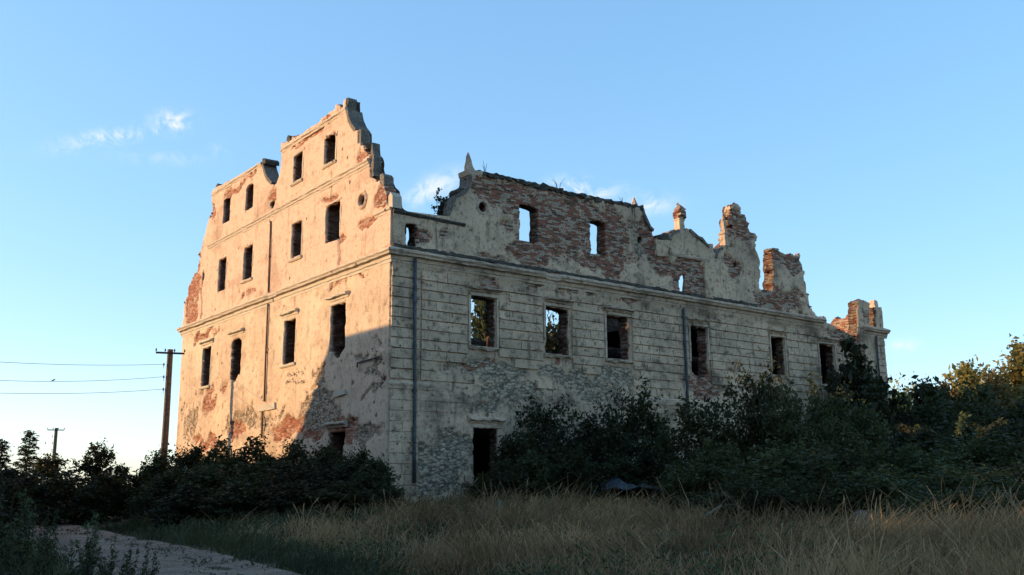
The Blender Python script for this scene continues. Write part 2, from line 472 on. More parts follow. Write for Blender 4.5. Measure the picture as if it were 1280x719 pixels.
def build_wall(name, fac, poly, holes, thick, cell, exposed, rubble, grooves, pits, mat, parent, recess=None, exf=1.0, inner_shade=.3, side_brick=.9, **kw):
    rings = [np.array(poly)]+[np.array(h) for h in holes]
    A = np.concatenate(rings); B = np.concatenate([np.roll(r, -1, 0) for r in rings])
    u0, z0 = A.min(0)-cell*1.5; u1, z1 = A.max(0)+cell*1.5
    nu = int((u1-u0)/cell)+2; nz_ = int((z1-z0)/cell)+2
    us = u0+np.arange(nu)*cell; zs = z0+np.arange(nz_)*cell
    cu = us[:-1]+cell/2; cz = zs[:-1]+cell/2
    tog = np.zeros((nz_-1, nu), dtype=np.int32)
    for a, b in zip(A, B):
        lo, hi = (a, b) if a[1] < b[1] else (b, a)
        r0, r1 = np.searchsorted(cz, lo[1], 'right'), np.searchsorted(cz, hi[1], 'right')
        if r1 <= r0: continue
        zz = cz[r0:r1]
        xc = lo[0]+(hi[0]-lo[0])*(zz-lo[1])/(hi[1]-lo[1])
        np.add.at(tog, (np.arange(r0, r1), np.searchsorted(cu, xc)), 1)
    keep = (np.cumsum(tog, 1) % 2)[:, :nu-1].astype(bool)
    U, Z = np.meshgrid(us, zs)
    best = np.full(U.shape, cell*.62); SU = U.copy(); SZ = Z.copy()
    for a, b in zip(A, B):
        lo = np.minimum(a, b)-cell*.7; hi = np.maximum(a, b)+cell*.7
        i0, i1 = np.searchsorted(us, (lo[0], hi[0])); j0, j1 = np.searchsorted(zs, (lo[1], hi[1]))
        if i1 <= i0 or j1 <= j0: continue
        sl = (slice(j0, j1), slice(i0, i1))
        d = b-a; t = np.clip(((U[sl]-a[0])*d[0]+(Z[sl]-a[1])*d[1])/max(d@d, 1e-9), 0, 1)
        qx = a[0]+t*d[0]; qz = a[1]+t*d[1]
        ds = np.hypot(U[sl]-qx, Z[sl]-qz); w = ds < best[sl]
        best[sl] = np.where(w, ds, best[sl]); SU[sl] = np.where(w, qx, SU[sl]); SZ[sl] = np.where(w, qz, SZ[sl])
    U, Z = SU, SZ
    ex = field(exposed, U, Z, 3)*exf; rb = field(rubble, U, Z, 61)
    rowh = _perm[(np.floor(Z/.088).astype(int)) & 255, (np.floor(U/.29+.5*(np.floor(Z/.088).astype(int) & 1)).astype(int)) & 255]
    plas = .045+(fbm(U*1.1, Z*1.1, 4)-.5)*.05
    if recess is not None: plas = plas-.05*recess(U, Z)
    bare = -.035+(rowh-.5)*.055+(fbm(U*3+9, Z*3, 3)-.5)*.06
    rubb = -.015+(fbm(U*4+9, Z*6, 3)-.5)*.11
    fe = sstep(ex+(fbm(U*5, Z*5, 3)-.5)*.5, .42, .56); fr = sstep(rb+(fbm(U*5+20, Z*5, 3)-.5)*.5, .42, .6)
    out = plas*(1-fr)+rubb*fr; out = out*(1-fe)+bare*fe
    for (pu, pz, pr, pd) in pits:
        dd = np.hypot(U-pu, Z-pz)/(pr*(1+.5*(fbm(U*6, Z*6, 2)-.5)))
        out -= pd*(1-sstep(dd, .45, 1.05))
    for (pl, wd, dp) in grooves:
        for a, b in zip(pl[:-1], pl[1:]):
            a = np.array(a); d = np.array(b)-a
            t = np.clip(((U-a[0])*d[0]+(Z-a[1])*d[1])/max(d@d, 1e-9), 0, 1)
            ds = np.hypot(U-a[0]-t*d[0], Z-a[1]-t*d[1])+(fbm(U*4, Z*4, 2)-.5)*wd*1.2
            out = np.where(ds < wd, np.minimum(out, -dp*(1-(np.maximum(ds, 0)/wd)**2)), out)
    nid = -np.ones(U.shape, dtype=int)
    jj, ii = np.nonzero(keep)
    for dj, di in ((0, 0), (0, 1), (1, 0), (1, 1)): nid[jj+dj, ii+di] = 0
    vj, vi = np.nonzero(nid == 0); nv = len(vj); nid[vj, vi] = np.arange(nv)
    Uv, Zv, Ov = U[vj, vi], Z[vj, vi], out[vj, vi]
    q = np.stack([nid[jj, ii], nid[jj, ii+1], nid[jj+1, ii+1], nid[jj+1, ii]], -1)
    x, y, z = fac.to3(Uv, Zv, -Ov); front = np.c_[np.broadcast_to(x, nv), np.broadcast_to(y, nv), z]
    bk = thick+(fbm(Uv*1.5+70, Zv*1.5, 3)-.5)*.14
    x, y, z = fac.to3(Uv, Zv, bk); back = np.c_[np.broadcast_to(x, nv), np.broadcast_to(y, nv), z]
    # boundary edges
    e = np.concatenate([q[:, [0, 1]], q[:, [1, 2]], q[:, [2, 3]], q[:, [3, 0]]])
    key = np.sort(e, 1); kk = key[:, 0].astype(np.int64)*nv+key[:, 1]
    un, inv, cnt = np.unique(kk, return_inverse=True, return_counts=True)
    be = e[cnt[inv] == 1]
    bv = np.unique(be); bmap = -np.ones(nv, dtype=int); bmap[bv] = np.arange(len(bv))
    K = 3; layers = []; r = np.random.default_rng(5)
    for k in range(1, K+1):
        dd = k/(K+1)*thick
        jx = r.normal(0, .035, (len(bv), 2))
        x, y, z = fac.to3(Uv[bv]+jx[:, 0], Zv[bv]+jx[:, 1], dd+r.normal(0, .02, len(bv)))
        layers.append(np.c_[np.broadcast_to(x, len(bv)), np.broadcast_to(y, len(bv)), z])
    base = [None]+[2*nv+k*len(bv) for k in range(K)]+[None]
    def idx(k, v):
        if k == 0: return v
        if k == K+1: return nv+v
        return base[k]+bmap[v]
    sides = [np.stack([idx(k, be[:, 1]), idx(k, be[:, 0]), idx(k+1, be[:, 0]), idx(k+1, be[:, 1])], -1) for k in range(K+1)]
    Fq = np.concatenate([q, (q+nv)[:, ::-1]]+sides)
    if fac.flip: Fq = Fq[:, ::-1]
    Vv = np.concatenate([front, back]+layers)
    ns = K*len(bv)
    exa = np.concatenate([ex[vj, vi], np.full(nv, 1.0), np.full(ns, side_brick)])
    rba = np.concatenate([rb[vj, vi], np.zeros(nv+ns)])
    soa = np.concatenate([np.zeros(nv), np.full(nv, .85), np.full(ns, inner_shade)])  # shade put into the colour: none in front, strong on back and reveals
    me = np_mesh(name, Vv, Fq, {'exposed': exa, 'rubble': rba, 'inner_shade': soa})
    return link(name, me, parent, mat, **kw)

def prism(name, fac, poly, d0, d1, mat, parent, jit=.02, step=.22, seed=0, taper=0.0, depth_seg=2, **kw):
    """a lump of masonry with the given outline on the wall plane, from depth d0 to d1"""
    P = subdiv(poly, step, jit, seed)
    r = np.random.default_rng(seed+99)
    bm = bmesh.new(); rings = []
    c = P.mean(0)
    for k in range(depth_seg+1):
        t = k/depth_seg
        sc = 1-taper*abs(2*t-1)
        rings.append([bm.verts.new(fac.to3(*(c+(p-c)*sc+r.normal(0, jit*.35, 2)), d0+(d1-d0)*t+r.normal(0, jit*.3))) for p in P])
    n = len(P)
    for k in range(depth_seg):
        for j in range(n):
            bm.faces.new((rings[k][j], rings[k][(j+1) % n], rings[k+1][(j+1) % n], rings[k+1][j]))
    f0 = bm.faces.new(rings[0]); f1 = bm.faces.new(rings[-1])
    bmesh.ops.triangulate(bm, faces=[f0, f1])
    return link(name, bm_mesh(name, bm), parent, mat, **kw)

def sweep(name, fac, prof, path, mat, parent, wear=.02, mitre=False, seed=0, step=.3, gaps=(), **kw):
    """prof: (outward, up) pairs; path: two (u, z) points"""
    r = np.random.default_rng(seed)
    a, b = np.array(path[0]), np.array(path[1]); L = np.linalg.norm(b-a); n = max(2, int(L/step))
    bm = bmesh.new(); prev = None
    for k in range(n+1):
        p = a+(b-a)*k/n
        w = r.normal(0, 1, (len(prof), 2))*wear
        s = 1-min(.5, abs(r.normal(0, wear*2.2)))
        for g0, g1, gs in gaps:
            if g0 <= p[0] <= g1: s *= gs
        ring = []
        for j, (o, up) in enumerate(prof):
            uu = p[0]-(o if (mitre and k == 0) else 0)
            oo = o*s if o > .03 else o
            ring.append(bm.verts.new(fac.to3(uu, p[1]+up+w[j, 1]*(o > .03), -oo-w[j, 0]*(o > .03)*(not (mitre and k == 0)))))
        if prev:
            m = len(prof)
            for j in range(m):
                bm.faces.new((prev[j], prev[(j+1) % m], ring[(j+1) % m], ring[j]))
        else: bm.faces.new(ring)
        prev = ring
    bm.faces.new(prev)
    return link(name, bm_mesh(name, bm), parent, mat, **kw)

def rect_hole(u0, u1, z0, z1, jit=.02, arch=0.0, seed=0, bottom=None):
    P = [(u0, z0)]
    if bottom: P += bottom
    P += [(u1, z0), (u1, z1-arch*.6)]
    if arch:
        P += [(u0+(u1-u0)*.8, z1-arch*.15), ((u0+u1)/2, z1), (u0+(u1-u0)*.2, z1-arch*.15)]
    else: P += [(u1, z1)] if arch else []
    if not arch: P[-1] = (u1, z1)
    P += [(u0, z1-arch*.6)]
    return subdiv(P, .22, jit, seed)
def win(fac, q):
    """pixel corners TL, TR, BR, BL -> (u0, u1, z0, z1)"""
    P = [fac.un(*c) for c in q]
    us = sorted([(P[0][0]+P[3][0])/2, (P[1][0]+P[2][0])/2])
    return us[0], us[1], (P[2][1]+P[3][1])/2, (P[0][1]+P[1][1])/2

# ---- openings of the long facade
ZW1 = (EYE+6.27, EYE+8.47); ZW2 = (EYE+11.63, EYE+13.43)
RW = {}
RW['A0'] = win(FR, [(506.5, 279), (521, 282), (521, 307), (506.5, 303)])
RW['A1'] = win(FR, [(649, 254), (673, 258), (673, 304), (650, 301)])
RW['A2'] = win(FR, [(738, 273.5), (757.5, 278), (757.5, 320), (738, 317)])
RW['B1'] = win(FR, [(588, 370), (619, 373), (619, 434), (588, 432)])
RW['B2'] = win(FR, [(681.5, 383), (711, 386), (710, 445), (682, 441)])
RW['B3'] = win(FR, [(757.5, 394), (786.5, 397), (786, 450), (758, 448)])
RW['B4'] = win(FR, [(863, 407.5), (884, 410), (884, 467), (863, 464)])
RW['B5'] = win(FR, [(962.5, 421), (980, 423), (982, 470), (965, 468)])
RW['B6'] = win(FR, [(1024, 430), (1043, 432), (1044, 482), (1025, 480)])
RW['G1'] = win(FR, [(591, 535), (622, 536), (622, 620), (591, 620)])
RW['G1'] = (*RW['G1'][:2], .62, RW['G1'][3])
jitR = {'A0': .07, 'A1': .045, 'A2': .045, 'B1': .025, 'B3': .04, 'B4': .06, 'B5': .03, 'B6': .05, 'B2': .055, 'G1': .05}
holesR = []
for k, (n, w) in enumerate(RW.items()):
    bottom = None
    if n == 'B4': bottom = [(w[0]+.25, w[2]-.12), (w[0]+.75, w[2]-.38), (w[1]-.25, w[2]-.2)]
    if n == 'A0': bottom = [(w[0]+.2, w[2]-.25), (w[1]-.35, w[2]-.42)]
    holesR.append(rect_hole(*w, jit=jitR.get(n, .018), arch=.16 if n in ('A2', 'A1') else 0, seed=k, bottom=bottom))
def oval(fac, px, py, rx, rz, jit=.02, n=14):
    c = fac.un(px, py)
    return np.array([(c[0]+rx*math.cos(2*math.pi*k/n)+random.gauss(0, jit), c[1]+rz*math.sin(2*math.pi*k/n)+random.gauss(0, jit)) for k in range(n)])
holesR += [oval(FR, 603, 259.5, .24, .27), oval(FR, 800, 300, .2, .2, .03), oval(FR, 919, 331, .14, .2, .04)]
holesR.append(np.array([FR.un(*p) for p in [(848.5, 352), (851, 346), (860, 339), (871, 340), (877, 346), (878, 373), (851, 369), (849.5, 358)]]))
holesR.append(np.array([FR.un(*p) for p in [(911.5, 283), (915.5, 280), (916.5, 284), (914, 287)]]))

outR_px = [(491, 262), (558, 271), (558, 262), (559.5, 255), (563, 249.5), (568, 246), (573, 243), (579, 240), (583, 235), (585.5, 228), (586, 220), (585, 215),
           (600, 214), (612, 218.5), (628, 221.5), (655, 227.5), (690, 235), (703, 238.5), (706, 241), (712, 240.5), (740, 247.5), (765, 253.5), (790, 258.5), (803, 260),
           (804.5, 267), (808, 277), (812, 284), (816, 287.5), (817.5, 297), (823, 299.5), (826, 295), (833, 296), (836, 291), (842, 289.5), (848, 288), (861, 287), (866, 293.5), (876, 297.5),
           (874.5, 301), (881, 305), (885.5, 308.5), (886, 305), (890, 306), (891, 316), (894.5, 317), (896, 312), (902, 309), (910, 304.5), (911.5, 292), (911, 276), (913, 270), (916, 268), (914.5, 258), (917.5, 254.5),
           (925, 258), (926.5, 265), (931, 268), (933.5, 276), (936, 284), (937.5, 290), (943, 293), (946, 297), (943, 302), (944, 313), (947.5, 320), (948.5, 332), (950, 346), (948, 352), (948, 361), (957, 363.5),
           (966, 365), (966, 330), (966, 309.5), (972, 311), (977, 314), (983, 318), (990, 318), (993, 320), (998, 318), (1000, 326), (1003.5, 333), (1004, 346), (1007, 361), (1010, 371), (1011, 379),
           (1014, 386), (1017, 391), (1022, 396), (1030, 397), (1031, 401), (1036, 405), (1043, 408), (1050, 411), (1058, 416), (1064, 422), (1068, 432), (1071, 425), (1072, 412), (1072, 395), (1071.5, 377), (1075, 374.5), (1086.5, 378), (1087, 408), (1094.5, 409.5), (1094.5, 385), (1101, 384), (1103, 400), (1104.5, 413)]
pr = [FR.un(*p) for p in outR_px]
R_END = 38.45
pr[0] = (.03, pr[0][1])
pr = pr[:-1]+[(R_END, pr[-1][1]), (R_END, -.6), (.03, -.6)]
smooth_u = FR.un(588, 230)[0]
def jR(u, z):
    if z < 11.0 or u < FR.un(556, 270)[0]: return .012
    if u < smooth_u: return .03
    if u < FR.un(800, 258)[0]: return .035
    return .075
polyR = subdiv(pr, .16, jR, 1)
expR = blobs(FR, [(702, 285, 66, 50, .78), (665, 318, 26, 16, 1.15), (763, 300, 9, 40, 1.2), (755, 332, 26, 12, 1.2), (678, 290, 8, 40, 1.0), (735, 262, 30, 8, 1.1), (628, 240, 40, 16, 1.0), (765, 300, 36, 45, .75), (640, 255, 14, 25, .9), (527, 300, 14, 10, 1.0), (550, 291, 12, 7, .6), (815, 296, 11, 28, 1.0), (828, 332, 17, 18, .9),
                  (862, 345, 24, 24, 1.2), (866, 314, 14, 8, 1.1), (925, 285, 20, 22, .75), (918, 331, 11, 12, 1.1), (985, 325, 24, 10, 1.2), (968, 375, 25, 14, 1.1), (985, 372, 22, 14, .8), (607, 350, 16, 7, .75), (617, 323, 22, 6, .9),
                  (672, 352, 18, 7, .8), (715, 365, 16, 8, .6), (745, 362, 25, 7, .95), (780, 368, 22, 6, .9), (1055, 428, 16, 12, 1.1), (1085, 395, 10, 14, .5), (1073, 440, 9, 22, 1.0), (875, 483, 22, 15, .95), (697, 447, 8, 7, .9),
                  (983, 500, 22, 16, .8), (885, 440, 4, 22, .6), (960, 395, 14, 5, .6), (700, 300, 70, 38, .7), (590, 470, 14, 5, .7), (690, 240, 60, 10, .8), (605, 455, 30, 3, .7)])
rubR = blobs(FR, [(620, 463, 50, 12, 1.0), (570, 460, 25, 10, .6), (700, 466, 40, 12, .8), (770, 470, 30, 12, .85), (645, 488, 45, 16, .8), (610, 505, 28, 10, .7), (548, 585, 33, 38, 1.2), (575, 560, 25, 20, .8), (560, 540, 10, 8, .8), (740, 485, 40, 15, .6), (505, 435, 6, 8, .9),
                  (530, 345, 25, 10, .5), (545, 355, 20, 8, .45), (1075, 470, 25, 25, .7), (800, 300, 18, 30, .6)])
pitsR = []
for (px, py, r) in [(499, 417, .13), (494, 440, .3), (493, 462, .16), (562, 423, .10), (571, 431, .17), (540, 437, .08), (560, 386, .08), (638, 420, .1), (634, 429, .1), (652, 417, .09), (659, 424, .09), (661, 432, .08), (916, 425, .18), (932, 426, .1), (936, 432, .09), (893, 452, .12), (917, 439, .08), (949, 460, .09), (735, 443, .09), (806, 467, .08), (823, 428, .08), (830, 436, .07), (537, 534, .08), (547, 536, .08), (543, 507, .1), (552, 505, .1), (605, 519, .1), (524, 562, .1), (840, 520, .1), (502, 565, .12), (1000, 460, .08), (1010, 450, .07)]:
    c = FR.un(px, py); pitsR.append((c[0], c[1], r, .13))
r_ = np.random.default_rng(4)
for _ in range(110):
    pitsR.append((r_.uniform(.5, 37), r_.uniform(2.4, 11), abs(r_.normal(.04, .03))+.04, .07))
grR = []
front_wall = build_wall('front_wall', FR, polyR, holesR, .72, .085, expR, rubR, grR, pitsR, M_R, palace, recess=lambda U, Z: (Z < EYE+9.34) & (Z > EYE+4.4), inner_shade=.5, label='shaded long facade, grey plaster blocks below and bare brick above')

# ---- openings of the gable wall
LW = {}
LW['W1'] = win(FL, [(280, 250), (289, 246.5), (288.5, 276), (280, 279.5)])
LW['W2'] = win(FL, [(308, 233), (318, 228), (317.5, 259.5), (308, 263.5)])
LW['W3'] = win(FL, [(368, 195), (379, 190.5), (378.5, 224), (368, 228.5)])
LW['W4'] = win(FL, [(407, 172), (420.4, 166.5), (420, 201.5), (406.5, 206.5)])
LW['W5'] = win(FL, [(274.6, 325), (284, 321.5), (282.5, 362), (273, 365.5)])
LW['W6'] = win(FL, [(306, 310), (316.5, 306), (316, 347), (304.8, 351)])
LW['W7'] = win(FL, [(366.5, 280), (378.5, 275.5), (377, 320), (364.5, 324)])
LW['W8'] = win(FL, [(409, 257.5), (425.5, 252), (426, 299), (407.5, 304.5)])
LW['W9'] = win(FL, [(255, 436), (264.5, 433), (263, 481), (252, 484)])
LW['W10'] = win(FL, [(290, 425), (302.5, 421), (302, 470), (289.5, 475)])
LW['W11'] = win(FL, [(356.5, 402), (370.5, 398), (369.5, 453), (354.5, 456)])
LW['W12'] = win(FL, [(414.5, 382), (433, 378), (432.5, 434), (414, 440)])
LW['W13'] = win(FL, [(412, 541), (430, 539), (430, 560), (412, 565)])
LW['W13'] = (*LW['W13'][:2], .7, LW['W13'][3])
holesL = []
for k, (n, w) in enumerate(LW.items()):
    bottom = None
    if n == 'W12': bottom = [(w[0]+.3, w[2]-.2), ((w[0]+w[1])/2, w[2]-.45), (w[1]-.2, w[2]-.1)]
    if n == 'W10': bottom = [(w[0]+.2, w[2]+.2), ((w[0]+w[1])/2+.1, w[2]-.25), (w[1]-.2, w[2]-.1)]
    holesL.append(rect_hole(*w, jit=.05 if n in ('W12', 'W10') else .018, arch=.35 if n in ('W2', 'W10') else .08 if n == 'W12' else 0, seed=k+40, bottom=bottom))
holesL += [oval(FL, 454, 250.5, .30, .27, .01), np.array([FL.un(*p) for p in [(337.5, 256), (340, 252), (344, 249.5), (345, 254), (343, 260), (340, 262)]]),
           oval(FL, 255, 346, .28, .35, .08)]
outL_px = [(226, 412), (229, 407), (230.5, 395), (231, 380), (234, 370), (236, 357), (241, 345), (246, 338), (249.5, 322), (248, 316), (253, 308), (257, 293), (261, 278), (265, 264), (266, 241), (268, 237), (298, 220), (328, 203),
           (329.5, 211), (332, 219.5), (336, 226.5), (340, 230.5), (344, 232), (346.5, 229.5), (350, 221.5), (352, 208), (353, 190), (353, 178), (362, 178), (366, 175), (367, 168.5), (368, 173), (380, 167), (386, 161.5), (398, 154.5), (403, 148), (410, 144.5), (413, 140), (420, 136),
           (421, 131), (427, 136), (430, 134.5), (431, 126), (434, 123), (434, 138), (436, 149), (439.5, 158), (444.5, 164.5), (448, 163), (448, 180), (455, 182), (457, 190), (460, 197), (462, 193), (463, 207), (464, 222), (469, 224), (472, 229), (475, 225), (477, 231), (481, 235), (484, 243), (485, 257), (491, 260)]
pl = [FL.un(*p) for p in outL_px]
L_END = 26.1
pl[-1] = (.04, pl[-1][1])
pl = [(L_END, -.6), (L_END, pl[0][1])]+pl[1:]+[(.04, -.6)]
def jL(t, z):
    if t > 23 and z > 12: return .07
    if 11.5 < z and t < 4.4: return .05
    if z > EYE+18.3: return .06
    return .015
polyL = subdiv(pl, .16, jL, 2)
expL = blobs(FL, [(241, 345, 9, 38, 1.15), (240, 392, 8, 20, 1.0), (258, 418, 20, 8, .75), (262, 500, 12, 18, .8), (258, 552, 16, 8, 1.0), (298, 540, 12, 12, 1.0), (358, 535, 20, 14, 1.2), (428, 540, 20, 16, .9), (390, 540, 20, 10, .8), (300, 230, 22, 5, .8), (343, 243, 7, 10, .8),
                  (413, 250, 12, 6, .8), (428, 297, 4, 6, .8), (462, 275, 14, 7, 1.0), (477, 240, 7, 18, 1.15), (452, 190, 8, 8, 1.1), (395, 163, 34, 5, .9), (447, 343, 22, 4, .6), (310, 368, 12, 7, .55), (268, 262, 5, 12, .8), (246, 300, 8, 20, 1.0), (425, 352, 16, 5, .6), (345, 440, 6, 4, .4), (282, 480, 6, 12, .6)])
rubL = blobs(FL, [(400, 515, 24, 28, 1.0), (445, 540, 30, 14, 1.0), (310, 528, 30, 14, .7), (345, 520, 20, 8, .6), (400, 470, 12, 20, .6), (470, 470, 14, 24, .5), (460, 440, 20, 8, .45), (240, 520, 14, 30, .5)])
grL = [([FL.un(*p) for p in q], w, d) for q, w, d in [
    ([(425, 300), (424, 310), (426, 320), (424.5, 330)], .11, .16), ([(255, 340), (254, 352), (252, 366), (253.5, 380), (252, 398)], .12, .2), ([(415, 215), (416, 225), (415.5, 247)], .06, .1), ([(343, 233), (343.5, 240), (342.5, 250)], .06, .12),
    ([(432, 344), (434, 356), (437, 366)], .06, .1), ([(414, 350), (416, 358), (412, 366)], .06, .1), ([(369, 365), (370, 378)], .06, .1), ([(407, 455), (400, 470), (396, 482), (390, 487)], .09, .14), ([(453, 500), (460, 490), (469, 480)], .06, .1),
    ([(238, 505), (237.5, 522)], .05, .1), ([(280, 492), (279, 512)], .05, .1), ([(485, 375), (483, 381)], .06, .1), ([(344, 440), (343, 452)], .05, .1)]]
pitsL = []
for (px, py, r) in [(268, 425, .12), (304, 412, .16), (373, 387, .14), (437, 366, .2), (420, 372, .1), (366, 471, .05), (280, 440, .08), (316, 505, .15), (360, 470, .05), (488, 433, .14), (442, 479, .1), (475, 433, .07), (307, 421, .09), (276, 468, .1), (273, 473, .08), (240, 375, .16), (230, 474, .1), (349, 263, .1)]:
    c = FL.un(px, py); pitsL.append((c[0], c[1], r, .14))
for _ in range(120):
    pitsL.append((r_.uniform(.5, 25.5), r_.uniform(3.5, 11.2), abs(r_.normal(.035, .03))+.035, .07))
gable_wall = build_wall('gable_wall', FL, polyL, holesL, .74, .085, expL, rubL, grL, pitsL, M_L, palace, exf=.86, inner_shade=.72, label='sunlit gable wall of cream plaster with curved double gable')

# ---- interior and far walls
FS = Facade(None, lambda u, z, d: (u, 13.0+d, z), False)
sp = [(.8, 16), (2.6, 15.6), (3.6, 13), (5, 12.6), (9, 12.3), (10.5, 10.9), (14, 10.6), (17, 10.1), (20, 10.3), (23.2, 10.0), (23.3, 13.6), (26.5, 13.8), (26.6, 11.6), (31, 11.2), (36, 10.8), (37.6, 10.5), (37.6, -.4), (.8, -.4)]
spine = build_wall('cross_wall', FS, subdiv(sp, .3, .09, 9), [rect_hole(8, 9.3, .8, 3.6, .05, .2, 3), rect_hole(18, 19.3, .8, 3.6, .05, .2, 4)], .6, .2, [(10, 8, 9, 6, 1.2), (28, 8, 9, 6, 1.2), (20, 3, 18, 4, 1.1)], [], [], [], M_INSHADE, palace)
FB = Facade(None, lambda u, z, d: (u, 25.3+d, z), False)
rp = [(.8, 17), (3.6, 16.4), (4.5, 13), (8, 11.6), (15, 11.2), (22, 11.5), (30, 11.0), (37.6, 11.3), (37.6, -.4), (.8, -.4)]
rear = build_wall('rear_wall', FB, subdiv(rp, .3, .09, 10), [rect_hole(4+5.2*k, 5.3+5.2*k, EYE+6.27, EYE+8.47, .03, 0, k) for k in range(6)], .7, .2, [(18, 8, 19, 6, 1.2)], [], [], [], M_INSHADE, palace)
FE = Facade(None, lambda u, z, d: (R_END-.72+d, u, z), True)
zt = uR(1095, 413)[1]
ep = [(.9, -.4), (25.2, -.4), (25.2, 12.2), (18, 12.4), (9, 12.3), (5, 12.4), (3.6, 12.2), (3.3, 12.9), (2.4, 12.8), (2.2, 12.95), (1.4, 13.0), (1.3, 13.5), (.9, 13.6)]
end_wall = build_wall('end_wall', FE, subdiv(ep, .18, .08, 12), [], .66, .14, [(10, 8, 16, 9, 1.2)], [], [], [], M_BR, palace)

# ---- floor slabs added inside to darken the openings
def added_floor_slab(name, u0, u1, v0, v1, z0, z1, seed):
    r = random.Random(seed); bm = bmesh.new(); n = 16
    P = []
    for k in range(n+1): P.append((u0+(u1-u0)*k/n, v0+r.uniform(0, .02)))
    for k in range(n+1): P.append((u1-(u1-u0)*k/n, v1-r.uniform(0, .5)))
    lo = [bm.verts.new((x, y, z0)) for x, y in P]; hi = [bm.verts.new((x, y, z1)) for x, y in P]
    m = len(P)
    for k in range(m): bm.faces.new((lo[k], lo[(k+1) % m], hi[(k+1) % m], hi[k]))
    bm.faces.new(lo); bm.faces.new(hi)
    return link(name, bm_mesh(name, bm), palace, M_INSHADE)
added_floor_slab('added_floor_slab', .82, R_END-.8, .84, 12.9, EYE+3.5, EYE+3.9, 1)
added_floor_slab('added_floor_slab', .82, 24, 13.7, 25.2, EYE+3.5, EYE+3.9, 2)
added_floor_slab('added_floor_slab', 20.2, R_END-.8, .84, 12.9, EYE+9.25, EYE+9.5, 3)
# ---- mouldings of the long facade
CORN = [(-.03, -.46), (.06, -.46), (.075, -.34), (.12, -.32), (.14, -.17), (.30, -.14), (.33, -.06), (.40, .0), (.40, .07), (.35, .10), (.06, .22), (-.03, .22)]
zc = EYE+9.98
brk = [(FR.un(683, 0)[0], FR.un(698, 0)[0], .35)]
u_a = uR(1027, 402)[0]
sweep('cornice', FR, CORN, [(0, zc), (u_a, zc-.02)], M_TR, front_wall, .012, True, 3, gaps=[(uR(682, 345)[0], uR(697, 347)[0], .45), (uR(790, 360)[0], uR(796, 362)[0], .6), (uR(515, 320)[0], uR(519, 320)[0], .8)])
u_b = uR(1078, 412)[0]
sweep('cornice', FR, CORN, [(u_b, zc-.05), (R_END+.3, zc-.05)], M_TR, front_wall, .012, False, 4)
STR = [(-.03, -.16), (.10, -.16), (.12, -.05), (.17, .03), (.17, .12), (.10, .17), (-.03, .2)]
zs_ = EYE+4.2
sweep('string_course', FR, STR, [(0, zs_), (uR(542, 480)[0], zs_)], M_TR, front_wall, .012, True, 5)
sweep('string_course', FR, STR, [(uR(798, 500)[0], zs_), (uR(853, 503)[0], zs_)], M_TR, front_wall, .012, False, 6)
PLI = [(-.03, .225), (.12, .225), (.11, .30), (.085, .38), (-.03, .40)]
sweep('attic_plinth', FR, PLI, [(.02, zc), (uR(946, 385)[0], zc)], M_MOSS, front_wall, .025, False, 45, .22)
COP = [(-.60, -.02), (.08, -.10), (.15, -.02), (.15, .02), (.03, .09), (-.68, .10), (-.68, .0)]
sweep('parapet_coping', FR, COP, [(.0, uR(492, 264)[1]+.02), (uR(580, 273)[0], uR(492, 264)[1]-.02)], M_MOSS, front_wall, .015, False, 7)
ridge = [(600, 214.5), (628, 222), (660, 229), (700, 238.2)]
COPT = [(-.70, -.04), (.06, -.10), (.10, 0), (.07, .10), (-.2, .19), (-.55, .16), (-.80, .06)]
sweep('ridge_coping', FR, COPT, [uR(600, 216), uR(703, 239.5)], M_MOSS, front_wall, .045, False, 8, .18)
sweep('ridge_coping', FR, COPT, [uR(707, 241.5), uR(802, 260.5)], M_MOSS, front_wall, .040, False, 9, .18)
SM = [(-.03, -.10), (.08, -.10), (.12, 0), (.12, .06), (-.03, .14)]
sweep('moulding', FR, SM, [uR(838, 317), uR(886, 326.5)], M_TR, front_wall, .012, False, 10)
# ---- finials, scrolls and stubs of the long facade
def px_prism(name, fac, pts, d0, d1, mat, parent, **kw):
    return prism(name, fac, [fac.un(*p) for p in pts], d0, d1, mat, parent, **kw)
def loft(name, fac, c, secs, mat, parent, jit=.02, seed=0, **kw):
    """square masonry shaft: c = (u, z, depth) of its foot, secs = (height, half width, half depth, shift)"""
    r = random.Random(seed); bm = bmesh.new(); prev = None
    S = []
    for a, b in zip(secs[:-1], secs[1:]):
        n = max(1, int((b[0]-a[0])/.14))
        S += [tuple(a[q]+(b[q]-a[q])*k/n for q in range(4)) for k in range(n)]
    S.append(secs[-1])
    for (h, wu, wd, sh) in S:
        ring = []
        for (x, y) in ((-1, -1), (0, -1), (1, -1), (1, 0), (1, 1), (0, 1), (-1, 1), (-1, 0)):
            j = lambda: r.gauss(0, jit)
            ring.append(bm.verts.new(fac.to3(c[0]+sh+x*wu+j(), c[1]+h+j()*.6, c[2]+y*wd+j())))
        if prev:
            for q in range(8): bm.faces.new((prev[q], prev[(q+1) % 8], ring[(q+1) % 8], ring[q]))
        else: bm.faces.new(ring)
        prev = ring
    bm.faces.new(prev)
    return link(name, bm_mesh(name, bm), parent, mat, **kw)
def foot(fac, px, py, d):
    u, z = fac.un(px, py); return (u, z-.05, d)
loft('finial', FR, foot(FR, 591.5, 213, .3), [(0, .21, .21, 0), (.30, .15, .16, -.02), (.52, .13, .13, -.03), (.56, .09, .12, -.05), (.78, .07, .08, -.06), (1.0, .025, .03, -.08)], M_TR, front_wall, .022, 1, label='broken stone obelisk on the attic scroll')
px_prism('finial_base', FR, [(583.5, 212), (598, 214.5), (598, 220), (585, 218.5)], -.06, .74, M_TR, front_wall, seed=2)
